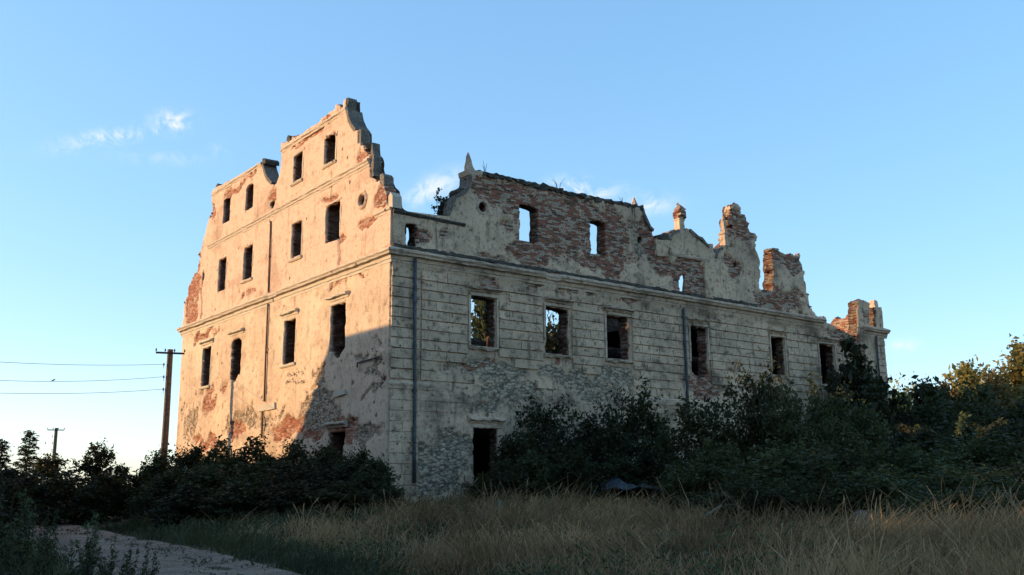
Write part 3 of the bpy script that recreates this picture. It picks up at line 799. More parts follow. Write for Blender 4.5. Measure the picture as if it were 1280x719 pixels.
px_prism('scroll_knob', FR, [(569.5, 238), (573, 235), (578, 236), (583, 239), (580, 243), (572, 243.5)], -.05, .6, M_MOSS, front_wall, seed=3)
loft('finial', FR, foot(FR, 799, 260, .3), [(0, .22, .22, 0), (.14, .2, .2, 0), (.16, .14, .14, -.03), (.4, .11, .12, -.04), (.42, .07, .1, -.07), (.7, .03, .04, -.08)], M_TR, front_wall, .025, 4, label='small broken obelisk at the end of the attic ridge')
loft('finial_shaft', FR, foot(FR, 854.5, 289, .3), [(0, .30, .24, 0), (.25, .22, .22, 0), (.7, .19, .2, 0), (.72, .24, .24, 0), (.8, .24, .24, 0)], M_TR, front_wall, .014, 15)
loft('finial', FR, foot(FR, 854.5, 272, .3), [(0, .22, .22, 0), (.12, .23, .22, -.01), (.2, .28, .24, .02), (.42, .27, .24, .0), (.5, .2, .2, -.03), (.58, .23, .2, .03), (.74, .12, .14, .03), (.93, .08, .1, -.04)], M_BR, front_wall, .045, 5, label='tall brick finial crowning the small gable')
loft('finial', FR, foot(FR, 907.5, 307, .12), [(0, .17, .22, 0), (.7, .16, .2, 0), (.72, .2, .23, 0), (.8, .2, .23, 0), (.82, .14, .17, 0), (1.3, .12, .13, .0), (1.9, .04, .05, .05)], M_TR, front_wall, .02, 9, label='slim plastered obelisk beside the tallest brick stump')
loft('finial', FR, foot(FR, 917.5, 272, .3), [(0, .2, .22, 0), (.35, .18, .2, -.02), (.4, .22, .22, -.04), (.55, .2, .2, -.08), (.82, .1, .12, -.12)], M_TR, front_wall, .05, 10)
loft('finial', FR, foot(FR, 1098, 386, .35), [(0, .27, .30, 0), (.1, .27, .30, 0), (.12, .19, .22, 0), (.62, .17, .2, 0), (.68, .12, .15, -.02)], M_TR, front_wall, .02, 13, label='squat stone finial on the far corner pier')
px_prism('pier_cap', FR, [(824, 299), (824, 293.5), (830, 292), (834.5, 294), (834.5, 300)], -.06, .66, M_MOSS, front_wall, seed=6, jit=.03)
px_prism('scroll_knob', FR, [(836, 294), (837, 289), (842, 287.5), (845, 290), (843, 295)], -.05, .6, M_BR, front_wall, seed=7, jit=.04)
px_prism('pier_cap', FR, [(884.5, 310), (884.5, 304.5), (890.5, 305.5), (891, 314)], -.06, .7, M_TR, front_wall, seed=8, jit=.03)
px_prism('pilaster', FR, [(818, 300), (833.5, 302), (834.5, 322), (819, 320)], -.12, .05, M_R, front_wall, seed=11, jit=.015)
px_prism('pilaster', FR, [(879.5, 328), (889, 330), (890, 374), (880, 372)], -.11, .02, M_R, front_wall, seed=12, jit=.015)
px_prism('niche_infill', FR, [(857.5, 373), (856.5, 362), (858, 350), (857, 340), (866, 335), (880, 340), (881, 376)], .06, .24, M_BR, front_wall, seed=18, jit=.03)
px_prism('gable_field', FR, [(836, 318), (837, 305), (842, 297), (850, 291), (861, 291), (867, 297), (877, 304), (885, 312), (886, 326)], -.075, .0, M_R, front_wall, seed=17, jit=.03, label='plastered field of the small scrolled gable')

# ---- rims that edge the scrolls
def rim(fac, pts, width, d0, d1, mat, parent, seed, side=1):
    P = np.array([fac.un(*p) for p in pts]); t = np.gradient(P, axis=0); t /= np.linalg.norm(t, axis=1)[:, None]
    nn = np.c_[-t[:, 1], t[:, 0]]*side
    prism('scroll_rim', fac, list(P+nn*.04)+list((P-nn*width)[::-1]), d0, d1, mat, parent, jit=.012, step=.2, seed=seed)
rim(FR, [(558.5, 270), (558, 262), (559.5, 255), (563, 249.5), (568, 246), (573, 243), (579, 240), (583, 235), (585.5, 228), (586, 219)], .11, -.10, .70, M_DK, front_wall, 301)
rim(FR, [(803, 261), (804.5, 267), (808, 277), (812, 284), (816, 287.5)], .11, -.10, .70, M_DK, front_wall, 302)
rim(FR, [(836, 300), (836.5, 296), (839, 291), (843, 289.5), (848, 288)], .12, -.12, .70, M_DK, front_wall, 303)
rim(FR, [(861, 287), (866, 293.5), (872, 296.5), (876, 298), (881, 304.5), (885.5, 308.5)], .12, -.12, .70, M_DK, front_wall, 304)
rim(FR, [(893, 322), (894.5, 316), (897, 311.5), (902, 309)], .12, -.12, .62, M_DK, front_wall, 305)
# ---- window surrounds, hoods, sills
def surround(fac, w, parent, mat, wd=.17, out=.10, sides='lrt', seed=0):
    u0, u1, z0, z1 = w
    r = random.Random(seed)
    def strip(name, a0, a1, b0, b1, vert):
        bm = bmesh.new(); prev = None
        n = max(3, int(max(a1-a0, b1-b0)/.2))
        g0 = r.uniform(.05, .35) if r.random() < .4 else 0; g1 = 1-(r.uniform(.05, .3) if r.random() < .3 else 0)
        for k in range(n+1):
            f = g0+(g1-g0)*k/n; j = lambda: r.uniform(-.010, .010); o = out*r.uniform(.75, 1.05)
            if vert: q = [(a0+j(), b0+(b1-b0)*f, .05), (a0+.015+j(), b0+(b1-b0)*f, -o), (a1-.015+j(), b0+(b1-b0)*f, -o), (a1+j(), b0+(b1-b0)*f, .05)]
            else: q = [(a0+(a1-a0)*f, b0+j(), .05), (a0+(a1-a0)*f, b0+.015+j(), -o), (a0+(a1-a0)*f, b1-.015+j(), -o), (a0+(a1-a0)*f, b1+j(), .05)]
            ring = [bm.verts.new(fac.to3(*p)) for p in q]
            if prev:
                for m in range(4): bm.faces.new((prev[m], prev[(m+1) % 4], ring[(m+1) % 4], ring[m]))
            else: bm.faces.new(ring)
            prev = ring
        bm.faces.new(prev)
        link(name, bm_mesh(name, bm), parent, mat)
    if 'l' in sides: strip('window_jamb', u0-wd, u0-.012, z0, z1, True)
    if 'r' in sides: strip('window_jamb', u1+.012, u1+wd, z0, z1, True)
    if 't' in sides: strip('window_lintel', u0-wd, u1+wd, z1+.012, z1+wd, False)
HOOD = [(-.02, -.14), (.08, -.14), (.10, -.04), (.24, -.02), (.27, .02), (.27, .07), (.05, .13), (-.02, .13)]
SILL = [(-.02, -.12), (.10, -.12), (.16, -.05), (.16, .02), (-.02, .05)]
for k, n in enumerate(('B1', 'B2', 'B3', 'B4', 'B5', 'B6', 'G1')):
    w = RW[n]
    surround(FR, w, front_wall, M_TR, .16, .10, {'B2': 'lt', 'B3': 'lt', 'G1': 't'}.get(n, 'lrt'), k)
    sweep('window_hood', FR, HOOD, [(w[0]-.32+(.3 if n == 'B2' else 0), w[3]+.36), (w[1]+.30-(.35 if n == 'B4' else 0), w[3]+.36)], M_TR, front_wall, .022, False, k+20, .2)
    if n not in ('B4', 'G1'): sweep('window_sill', FR, SILL, [(w[0]-.15, w[2]-.05), (w[1]+.16, w[2]-.05)], M_TR, front_wall, .028, False, k+30, .2)
c_ = FR.un(603, 259.5)
def ring_moulding(fac, c, r0, r1, out, parent, mat):
    bm = bmesh.new(); n = 20; A = []
    for k in range(n):
        a = 2*math.pi*k/n; ca, sa = math.cos(a), math.sin(a)
        A.append([bm.verts.new(fac.to3(c[0]+r*ca, c[1]+r*sa, d)) for r, d in ((r0, .02), (r0, -out), ((r0+r1)/2, -out*1.25), (r1, -out*.7), (r1, .02))])
    for k in range(n):
        a, b = A[k], A[(k+1) % n]
        for j in range(4): bm.faces.new((a[j], b[j], b[j+1], a[j+1]))
    return link('oculus_ring', bm_mesh('oculus_ring', bm), parent, mat)
ring_moulding(FR, c_, .26, .38, .07, front_wall, M_TR)
ring_moulding(FL, FL.un(454, 250.5), .31, .46, .10, gable_wall, M_TR)

# ---- downpipes
def pipe(fac, pts, r, parent, mat, name='downpipe', off=.14):
    bm = bmesh.new()
    P = [Vector(fac.to3(*fac.un(*p), -off)) for p in pts]
    tube(bm, P, [r]*len(P), 8)
    o = link(name, bm_mesh(name, bm, smooth=True), parent, mat)
    L = (P[-1]-P[0]).length; n = max(2, int(L/1.9))
    bm = bmesh.new()
    for k in range(1, n):
        p = P[0].lerp(P[-1], k/n)
        tube(bm, [p-Vector((0, 0, .05)), p+Vector((0, 0, .05))], [r*1.35]*2, 8)
        e = Vector(fac.to3(0, 0, .06))-Vector(fac.to3(0, 0, -off))
        tube(bm, [p, p+e], [.02, .02], 5)
    link('pipe_bracket', bm_mesh('pipe_bracket', bm), parent, mat)
pipe(FR, [(516.5, 324), (516, 400), (516, 480), (515.5, 560), (515, 604)], .075, front_wall, M_PIPE, off=.17)
pipe(FR, [(851.5, 386), (854, 440), (856, 480), (857, 520)], .075, front_wall, M_PIPE, off=.17)
pipe(FR, [(1093, 420), (1096, 460), (1098, 480)], .06, front_wall, M_PIPE, off=.14)
pipe(FL, [(340.5, 277), (339, 320), (337.5, 366)], .045, gable_wall, M_PIPEB, off=.10)
pipe(FL, [(337.5, 380), (335, 440), (333, 502)], .05, gable_wall, M_PIPEB, off=.12)
pipe(FL, [(330.5, 515), (330, 548)], .05, gable_wall, M_PIPEB, off=.12)

# ---- mouldings of the gable wall
sweep('cornice', FL, CORN, [(0, zc), (L_END+.25, zc)], M_LT, gable_wall, .010, True, 13, gaps=[(uL(350, 362)[0]-.2, uL(350, 362)[0]+1.0, .7)])
S2 = [(-.03, -.20), (.06, -.20), (.07, -.10), (.12, -.06), (.12, .02), (.18, .08), (.18, .14), (.02, .2), (-.03, .2)]
z2 = EYE+14.64
sweep('string_course', FL, S2, [(uL(463, 204)[0], z2), (uL(262, 311)[0], z2)], M_LT, gable_wall, .012, False, 14)
GT = [(-.03, -.14), (.06, -.14), (.09, -.05), (.15, .0), (.15, .07), (.0, .12), (-.03, .12)]
sweep('gable_moulding', FL, GT, [(uL(434, 138)[0], EYE+18.02), (uL(353, 188.5)[0], EYE+18.02)], M_LT, gable_wall, .012, False, 15)
sweep('gable_moulding', FL, GT, [(uL(328.5, 203)[0], EYE+18.05), (uL(267, 239)[0], EYE+18.05)], M_LT, gable_wall, .014, False, 16)
sweep('gable_moulding', FL, GT, [(.04, uL(490, 261)[1]), (uL(470, 268)[0], uL(490, 261)[1])], M_LT, gable_wall, .014, False, 17)
for k, n in enumerate(LW):
    w = LW[n]
    if n in ('W3', 'W4', 'W5', 'W6', 'W7', 'W8', 'W9', 'W11', 'W12'):
        surround(FL, w, gable_wall, M_LT, .17 if n in ('W3', 'W4') else .13, .07, {'W12': 'rt'}.get(n, 'lrt'), k+50)
    if n in ('W9', 'W10', 'W11', 'W12', 'W13'):
        sweep('window_hood', FL, HOOD, [(w[0]-.28, w[3]+.34), (w[1]+.28, w[3]+.34)], M_LT, gable_wall, .014, False, k+60, .2)
    if n in ('W3', 'W4', 'W6', 'W7', 'W9', 'W11'):
        sweep('window_sill', FL, SILL, [(w[0]-.16, w[2]-.05), (w[1]+.16, w[2]-.05)], M_LT, gable_wall, .010, False, k+80, .2)
px_prism('stone_plaque', FL, [(326, 507), (346, 503), (346, 511), (326, 515)], -.14, .05, M_LT, gable_wall, seed=20, jit=.01, label='pale stone slab set across the downpipe')
px_prism('stone_plaque', FL, [(420, 490.5), (434, 487), (434, 493), (420, 497)], -.14, .05, M_LT, gable_wall, seed=21, jit=.01, label='pale stone slab in the shaded lower corner')
bm = bmesh.new()
P = [Vector(FL.to3(*FL.un(*p), -.12)) for p in ((449.5, 454), (477, 446.5))]
tube(bm, [P[0]-Vector((0, 0, .2)), P[0], P[1]], [.035]*3, 6)
link('iron_bracket', bm_mesh('iron_bracket', bm), gable_wall, M_IRON)
# finials and stubs along the gable outline
px_prism('finial', FL, [(431.5, 139), (431, 127), (432.5, 122), (434.5, 122), (435.5, 125), (434.2, 139)], .0, .5, M_DK, gable_wall, seed=22, jit=.035)
px_prism('finial', FL, [(420, 137), (421, 131), (422.5, 132), (428, 137)], .1, .6, M_LT, gable_wall, seed=23, jit=.03)
px_prism('finial', FL, [(357, 182), (357.3, 172), (359, 169), (361, 171), (362, 180)], .05, .6, M_MOSS, gable_wall, seed=24, jit=.02)
px_prism('finial', FL, [(268.5, 238), (269.5, 232), (271.5, 229.5), (274, 233), (275.5, 236)], .02, .6, M_MOSS, gable_wall, seed=25, jit=.02)
px_prism('finial', FL, [(328.5, 204), (329, 199), (331, 197.5), (333, 200), (332.5, 205)], -.05, .8, M_MOSS, gable_wall, seed=26, jit=.03)
px_prism('column_stub', FL, [(448, 182), (448, 162.5), (449.5, 161), (451, 162), (451, 182)], .0, .52, M_DK, gable_wall, seed=27, jit=.015)
px_prism('finial', FL, [(463, 207), (463, 196), (464, 188), (465, 178), (465.8, 186), (467, 194), (467, 220), (464, 222)], .0, .40, M_DK, gable_wall, seed=28, jit=.03)
px_prism('scroll_knob', FL, [(475, 232), (475, 219), (478, 217), (480, 220), (480, 229), (478, 234)], .0, .5, M_DK, gable_wall, seed=29, jit=.03)
px_prism('scroll', FL, [(477, 258), (476.5, 244), (478, 233), (481, 231), (484, 236), (485.5, 246), (484, 256), (481, 260)], -.08, .45, M_BR, gable_wall, seed=30, jit=.03)
px_prism('pedestal', FL, [(487, 259), (487, 246), (489.5, 240.5), (492, 245), (492.2, 259)], -.06, .42, M_LT, gable_wall, seed=31, jit=.012, label='small stone pedestal on the corner of the two walls')
px_prism('pilaster', FL, [(480, 266), (490, 261), (489.5, 306), (479.5, 310)], -.07, .02, M_L, gable_wall, seed=32, jit=.01)
rim(FL, [(328.3, 204), (329.5, 211), (332, 219.5), (336, 226.5), (340, 230.5)], .14, -.06, .76, M_DK, gable_wall, 306)
rim(FL, [(434, 139), (436, 149), (439.5, 158), (444.5, 164.5)], .14, -.06, .76, M_DK, gable_wall, 307)
# painted lettering, too worn to read: two rows of short strokes
rl = random.Random(21)
bm = bmesh.new()
for (x0, y0, x1, y1, n, s) in ((361, 469.5, 382, 465.5, 8, 1.0), (358.5, 477.5, 383, 475, 10, 1.1)):
    for k in range(n):
        f = (k+.5)/n; cx_, cy_ = x0+(x1-x0)*f, y0+(y1-y0)*f
        for q in range(rl.choice((2, 3))):
            a = (cx_+rl.uniform(-.9, .9), cy_+rl.uniform(-1.8, 1.8)*s); b = (a[0]+rl.uniform(-.8, .8), a[1]+rl.choice((-1, 1))*rl.uniform(.8, 2.6)*s)
            A, B = np.array(FL.un(*a)), np.array(FL.un(*b)); d = B-A; nn = np.array([-d[1], d[0]])/max(np.linalg.norm(d), .01)*.022
            bm.faces.new([bm.verts.new(FL.to3(*c2, -.085)) for c2 in (A+nn, A-nn, B-nn, B+nn)])
link('painted_lettering', bm_mesh('painted_lettering', bm), gable_wall, M_PAINT, label='two worn rows of black painted letters under a window')

# ---- loose and broken bricks along the ruined edges
def brick_mesh(seed):
    r = random.Random(seed); bm = bmesh.new()
    q = [(-.135, -.065), (.135, -.065), (.135, .065), (-.135, .065)]
    add_hex(bm, [(x+r.uniform(-.02, .02), y+r.uniform(-.015, .015), -.043) for x, y in q]+[(x+r.uniform(-.03, .02), y+r.uniform(-.02, .015), .043+r.uniform(-.012, .01)) for x, y in q])
    me = bm_mesh('brick', bm); me.materials.append(M_BR); return me
BM_ = [brick_mesh(k) for k in range(6)]
rk = random.Random(8)
def strew(fac, wall, outline, a, b, n, rot):
    for _ in range(n):
        k = rk.randrange(a, b); f = rk.random()
        p = np.array(outline[k])*(1-f)+np.array(outline[k+1])*f
        o = link('brick', BM_[rk.randrange(6)], wall)
        o.location = fac.to3(p[0]+rk.uniform(-.05, .05), p[1]+rk.uniform(-.04, .06), rk.uniform(.05, .62))
        o.rotation_euler = (rk.uniform(-.25, .25), rk.uniform(-.3, .3), rot+rk.choice((0, 1.57))+rk.uniform(-.35, .35))
strew(FR, front_wall, pr, 46, 66, 46, 0)
strew(FR, front_wall, pr, 70, 96, 56, 0)
strew(FR, front_wall, pr, 24, 36, 14, 0)
strew(FR, front_wall, pr, 12, 22, 22, 0)
strew(FL, gable_wall, pl, 2, 15, 40, 1.57)
strew(FL, gable_wall, pl, 28, 42, 26, 1.57)
strew(FL, gable_wall, pl, 50, 63, 24, 1.57)
# ---- rusticated plaster blocks of the long facade
def unit_block(seed):
    r = random.Random(seed); bm = bmesh.new()
    rings = []
    for (inset, d) in ((0, .6), (0, -.62), (.03, -1.0)):
        ring = []
        for (a, b) in ((-1, -1), (1, -1), (1, 1), (-1, 1)):
            ring.append(bm.verts.new(((a*(1-inset*.3)+r.uniform(-.004, .004))/2, d+(r.uniform(-.1, .22) if d < 0 else 0), (b*(1-inset*1.8)+r.uniform(-.05, .03))/2)))
        rings.append(ring)
    for k in range(2):
        for j in range(4): bm.faces.new((rings[k][j], rings[k][(j+1) % 4], rings[k+1][(j+1) % 4], rings[k+1][j]))
    bm.faces.new(rings[2]); bm.faces.new(rings[0])
    me = bm_mesh('plaster_block', bm); me.materials.append(M_R)
    return me
UB = [unit_block(k) for k in range(6)]
blocks = []
CH = .445
rb_ = random.Random(5)
zlines = [EYE+8.45+CH*k for k in range(2, -10, -1)]
wins = [(w[0]-.20, w[1]+.20, w[2]-.12, w[3]+.52) for n, w in RW.items() if n[0] in 'BG']
def course(z1, z0, ua, ub, off, quoin=False):
    iv = [(ua, ub)]
    for (a, b, c, d) in wins:
        if z1 <= c+.05 or z0 >= d-.05: continue
        iv = [p for (s, e) in iv for p in ((s, min(e, a)), (max(s, b), e)) if p[1]-p[0] > .12]
    for (s, e) in iv:
        x = s; first = True
        while x < e-.05:
            L = rb_.uniform(1.05, 1.55)
            if first: L *= off; first = False
            nx = x+L
            if e-nx < .45: nx = e
            blocks.append((x, nx, z0, z1)); x = nx
for k in range(len(zlines)-1):
    z1, z0 = zlines[k], zlines[k+1]
    course(z1, z0, 1.52, uR(1068, 440)[0]-.2, .55 if k % 2 else 1.0)
    course(z1, z0, uR(1095, 440)[0], R_END-.03, 1.0)
zq = [zlines[0]-CH*0+CH*0]
z = zlines[0]
qk = 0
while z > .9:
    if not (z-CH < zs_+.22 and z > zs_-.18):
        if qk % 2: blocks.append((.0, .62, z-CH, z)); blocks.append((.62, 1.42, z-CH, z))
        else: blocks.append((.0, 1.42, z-CH, z))
    z -= CH; qk += 1
zl = [zs_-.2-CH*k for k in range(0, 3)]
for k in range(2):
    course(zl[k], zl[k+1], 1.52, 4.0, .6 if k % 2 else 1); course(zl[k], zl[k+1], uR(800, 500)[0], uR(900, 505)[0], .7 if k % 2 else 1)
Bc = np.array([((b[0]+b[1])/2, (b[2]+b[3])/2) for b in blocks])
exv = field(expR, Bc[:, 0], Bc[:, 1], 3)+field(rubR, Bc[:, 0], Bc[:, 1], 61)
good = []
for b, e in zip(blocks, exv):
    if b[1]-b[0] < .1: continue
    if e > .42 and not (b[0] < 1.4 and e < .8): continue
    if rb_.random() < .02: continue
    cx_, cz_ = (b[0]+b[1])/2, (b[2]+b[3])/2
    d = math.sqrt((cx_-CX)**2+CY**2)
    good.append(((b[1]-b[0])*(b[3]-b[2])/(d*d), b))
good.sort(key=lambda t: -t[0])
JT = .024
def place_block(o, b):
    o.location = ((b[0]+b[1])/2, 0, (b[2]+b[3])/2)
    o.scale = (b[1]-b[0]-rb_.choice((.008, .012, .03)), .078+rb_.uniform(-.008, .012), b[3]-b[2]-rb_.uniform(.024, .048))
    o.rotation_euler = (rb_.uniform(-.01, .01), rb_.uniform(-.003, .003), rb_.uniform(-.004, .004))
for _, b in good[:290]:
    o = link('plaster_block', UB[rb_.randrange(6)], front_wall); place_block(o, b)
rest = good[290:]
Vs, Fs = [], []
for _, b in rest:
    me = UB[rb_.randrange(6)]
    n0 = len(Vs)
    sx, sy, sz = b[1]-b[0]-.014, .078, b[3]-b[2]-JT*1.5
    for v in me.vertices: Vs.append((v.co.x*sx+(b[0]+b[1])/2, v.co.y*sy, v.co.z*sz+(b[2]+b[3])/2))
    for p in me.polygons: Fs.append([n0+q for q in p.vertices])
if rest:
    link('far_plaster_blocks', np_mesh('far_plaster_blocks', Vs, Fs), front_wall, M_R, kind='stuff')

# ------------------------------------------------------------------ plants
def leaves_mesh(name, C, size, rs, flat=.5, aspect=.5, tint=None):
    n = len(C)
    a = rs.normal(0, 1, (n, 3)); a[:, 2] *= flat; a /= np.linalg.norm(a, axis=1)[:, None]
    b = np.cross(a, rs.normal(0, 1, (n, 3))); b /= np.linalg.norm(b, axis=1)[:, None]
    s = size*np.exp(rs.normal(0, .34, n))[:, None]
    fold = np.cross(a, b)*s*.12
    V = np.stack([C-a*s*.5, C+b*s*aspect*.5+fold, C+a*s*.5, C-b*s*aspect*.5+fold], 1).reshape(-1, 3)
    Fq = np.arange(4*n).reshape(-1, 4)
    if tint is None: tint = rs.random(n)
    return np_mesh(name, V, Fq, {'tint': np.repeat(tint, 4)})

def make_plant(seed, kind):
    """unit-size templates: returns (stem mesh, leaf mesh); height 1, crown radius about .5"""
    rs = np.random.default_rng(seed)
    bm = bmesh.new(); C = []; tint = []
    spec = {'shrub': dict(n=85, lpc=115, sz=.046, base=.0, trunks=8, r=.54, spread=.06),
            'shoot': dict(n=95, lpc=88, sz=.042, base=.0, trunks=10, r=.56, spread=.05),
            'tree': dict(n=110, lpc=95, sz=.040, base=.22, trunks=1, r=.42, spread=.055),
            'small_tree': dict(n=60, lpc=80, sz=.052, base=.12, trunks=2, r=.40, spread=.055),
            'sapling': dict(n=16, lpc=22, sz=.085, base=.15, trunks=3, r=.38, spread=.05)}[kind]
    tops = []
    tr = .02 if kind in ('tree',) else .012
    stems = []
    for t in range(spec['trunks']):
        an = rs.uniform(0, 6.28); lean = .05 if spec['trunks'] == 1 else rs.uniform(.08, .32)
        h = .85 if spec['trunks'] == 1 else rs.uniform(.55, .85)
        P = [np.array([math.cos(an)*.04*(spec['trunks'] > 1), math.sin(an)*.04*(spec['trunks'] > 1), -.03])]
        for k in range(1, 6):
            f = k/5
            P.append(np.array([math.cos(an)*lean*f**1.3, math.sin(an)*lean*f**1.3, h*f])+rs.normal(0, .012, 3))
        stems.append(np.array(P))
        tube(bm, [Vector(p) for p in P], [tr*(1-.8*k/5)*(1.5 if k == 0 else 1) for k in range(6)], 6)
    ph = rs.uniform(0, 6.28, 6)
    k = 0
    while k < spec['n']:
        an = rs.uniform(0, 6.28); z = rs.uniform(spec['base'], 1.0)
        # crown outline with lobes
        tt = (z-spec['base'])/(1-spec['base'])
        if kind == 'tree': prof = math.sin(math.pi*min(1, max(.02, tt*.93+.06)))**.65
        elif kind == 'small_tree': prof = math.sin(math.pi*min(1, tt*.9+.09))**.8
        elif kind == 'shoot': prof = (1-tt**4.5)**.55*.95+.05
        elif kind == 'sapling': prof = .4+.6*tt
        else: prof = (1-tt**3.0)**.55
        lob = 1+.22*math.sin(2*an+ph[0]+3*z)+.16*math.sin(3*an+ph[1]-5*z)+.10*math.sin(5*an+ph[2]+9*z)
        rr = spec['r']*prof*lob*rs.uniform(.30, 1.0)**.5
        e = np.array([math.cos(an)*rr, math.sin(an)*rr, z*(.93+.09*math.sin(an*2+ph[3]))])
        st = stems[rs.integers(len(stems))]
        j = min(4, max(1, int((z*.75)/st[-1][2]*5)))
        s0 = st[j]
        if e[2] < s0[2]+.02: s0 = st[max(0, j-1)]
        mid = (s0+e)/2+np.array([0, 0, .04])+rs.normal(0, .015, 3)
        tube(bm, [Vector(s0), Vector(mid), Vector(e)], [tr*.38, tr*.25, tr*.08], 4, False)
        m = int(spec['lpc']*rs.uniform(.5, 1.3))
        f = rs.uniform(.45, 1.06, m)[:, None]
        pts = (1-f)**2*s0+2*f*(1-f)*mid+f*f*e
        if kind == 'shoot':
            up = rs.uniform(0, .14); pts = pts+np.c_[np.zeros(m), np.zeros(m), f[:, 0]**2*up]
        sp_ = spec['spread']*rs.uniform(.6, 1.3)
        pts = pts+rs.normal(0, 1, (m, 3))*sp_*np.array([1, 1, .75])
        C.append(pts); tint.append(np.clip(rs.normal(rs.uniform(.25, .75), .2, m), 0, 1))
        k += 1
    C = np.concatenate(C); tint = np.concatenate(tint)
    w = C[:, 2] > .01
    stem = bm_mesh(kind+'_stems', bm)
    return stem, leaves_mesh(kind+'_leaves', C[w], spec['sz'], rs, tint=tint[w])

def make_conifer(seed):
    rs = np.random.default_rng(seed); bm = bmesh.new(); C = []
    tube(bm, [(0, 0, -.02), (.01, 0, .4), (0, .01, 1.0)], [.018, .012, .003], 6)
    for k in range(64):
        z = .06+.92*(k/64)+rs.uniform(-.01, .01)
        L = (.34*(1-z)+.03)*rs.uniform(.6, 1.25); an = k*2.4+rs.uniform(-.4, .4)
        d = np.array([math.cos(an), math.sin(an), 0])
        P = [np.array([0, 0, z]), d*L*.5+[0, 0, z+.015], d*L+[0, 0, z+rs.uniform(-.02, .03)]]
        tube(bm, [Vector(p) for p in P], [.006, .004, .001], 4, False)
        m = int(30+240*L)
        f = rs.uniform(.08, 1.03, m)[:, None]
        pts = (1-f)**2*P[0]+2*f*(1-f)*P[1]+f*f*P[2]
        sw = (1-f)*.06+.012
        pts = pts+np.cross(d, [0, 0, 1])*rs.normal(0, 1, (m, 1))*sw+np.c_[np.zeros((m, 2)), -abs(rs.normal(0, .014, m))]
        C.append(pts)
    return bm_mesh('conifer_trunk', bm), leaves_mesh('conifer_needles', np.concatenate(C), .035, rs, .25, .28)

TPL = {}
for kind, n in (('shrub', 4), ('shoot', 3), ('tree', 4), ('small_tree', 3), ('sapling', 2)):
    TPL[kind] = [make_plant(100*len(kind)+k*7+3, kind) for k in range(n)]
TPL['conifer'] = [make_conifer(5), make_conifer(9)]
_variants = {}
def with_mat(me, mat):
    k = (me.name, mat.name)
    if k not in _variants:
        c = me.copy(); c.materials.clear(); c.materials.append(mat); _variants[k] = c
    return _variants[k]
PN = {'shrub': ('shrub', 'foliage', 'stems'), 'shoot': ('upright_shrub', 'foliage', 'stems'), 'tree': ('broadleaf_tree', 'crown', 'trunk'), 'small_tree': ('small_tree', 'crown', 'trunk'), 'conifer': ('conifer_tree', 'crown', 'trunk'), 'sapling': ('sapling', 'foliage', 'stems')}
pk = random.Random(3)
def put_plant(kind, x, y, z, height, width, mat, label, cat, group=None, var=None, rz=None):
    nm, ln, sn = PN[kind]
    st, lf = TPL[kind][pk.randrange(len(TPL[kind])) if var is None else var % len(TPL[kind])]
    root = empty(nm, (x, y, z), pk.uniform(0, 6.28) if rz is None else rz, label=label, cat=cat, group=group)
    s = (width, width, height)
    a = link(ln, with_mat(lf, mat), root); a.scale = s
    b = link(sn, with_mat(st, M_DARKWOOD), root); b.scale = s
    return root
def pick(lst, k, default): return lst[k] if k < len(lst) and lst[k] else default
def plant_px(kind, px, hw, ytop, dist, mat, label, cat, group=None, var=None):
    p = at(px, ytop, dist)
    zg = float(ground_z(p.x, p.y))-.05
    h = p.z-zg
    return put_plant(kind, p.x, p.y, zg, h, 2*hw/F_PX*dist*1.0, mat, label, cat, group, var)

# left of the palace
plant_px('conifer', 38, 46, 537, 62, M_LEAFC, 'dark tiered conifer left of the distant utility pole', 'tree')
plant_px('conifer', 4, 44, 548, 58, M_LEAFC, 'dark conifer with ragged top at the end of the tree row', 'tree')
plant_px('small_tree', 70, 34, 566, 60, M_LEAFD, 'low leafy tree growing in front of the distant pole', 'tree')
plant_px('small_tree', 124, 30, 556, 55, M_LEAFD, 'slender open tree standing between the pole and the thicket', 'tree', var=1)
plant_px('small_tree', 153, 20, 578, 54, M_LEAFD, 'short airy tree beside the slender open tree', 'tree', var=2)
for px, hw, yt, d in ((25, 45, 585, 52), (80, 40, 590, 50), (135, 36, 592, 49), (175, 28, 592, 50), (5, 35, 596, 46)):
    plant_px('shrub', px, hw, yt, d, M_LEAFD, 'low dark shrub in the hedge below the conifers', 'shrub', 'hedge below the conifers')
TH = ['shrub at the foot of the brown timber utility pole', 'shrub under the sunlit window nearest the outer edge of the gable wall', 'shrub below the brick patch at the foot of the leaning pipe', 'shrub below the pale slab on the broken downpipe', 'shrub below the red brick patch on the sunlit wall base', 'shrub left of the shaded ground floor doorway in the gable wall',
      'shrub in front of the shaded ground floor doorway in the gable wall', 'rounded shrub against the corner between sunlit and shaded walls']
for k_, (px, hw, yt, d) in enumerate(((202, 30, 561, 48), (238, 36, 557, 47), (278, 38, 551, 46), (322, 40, 547, 45), (366, 38, 551, 43), (408, 36, 556, 41), (446, 34, 562, 39), (474, 28, 572, 38),
                      (216, 40, 585, 42), (262, 46, 580, 41), (316, 50, 578, 40), (370, 48, 578, 38.5), (424, 44, 580, 37), (464, 38, 590, 36), (240, 46, 604, 37), (300, 50, 602, 36), (360, 50, 602, 35.5), (420, 50, 602, 35))):
    plant_px('shrub', px, hw, yt, d, M_LEAFD, pick(TH, k_, 'low dense shrub along the grassy front of the dark thicket'), 'shrub', 'thicket under the gable wall')
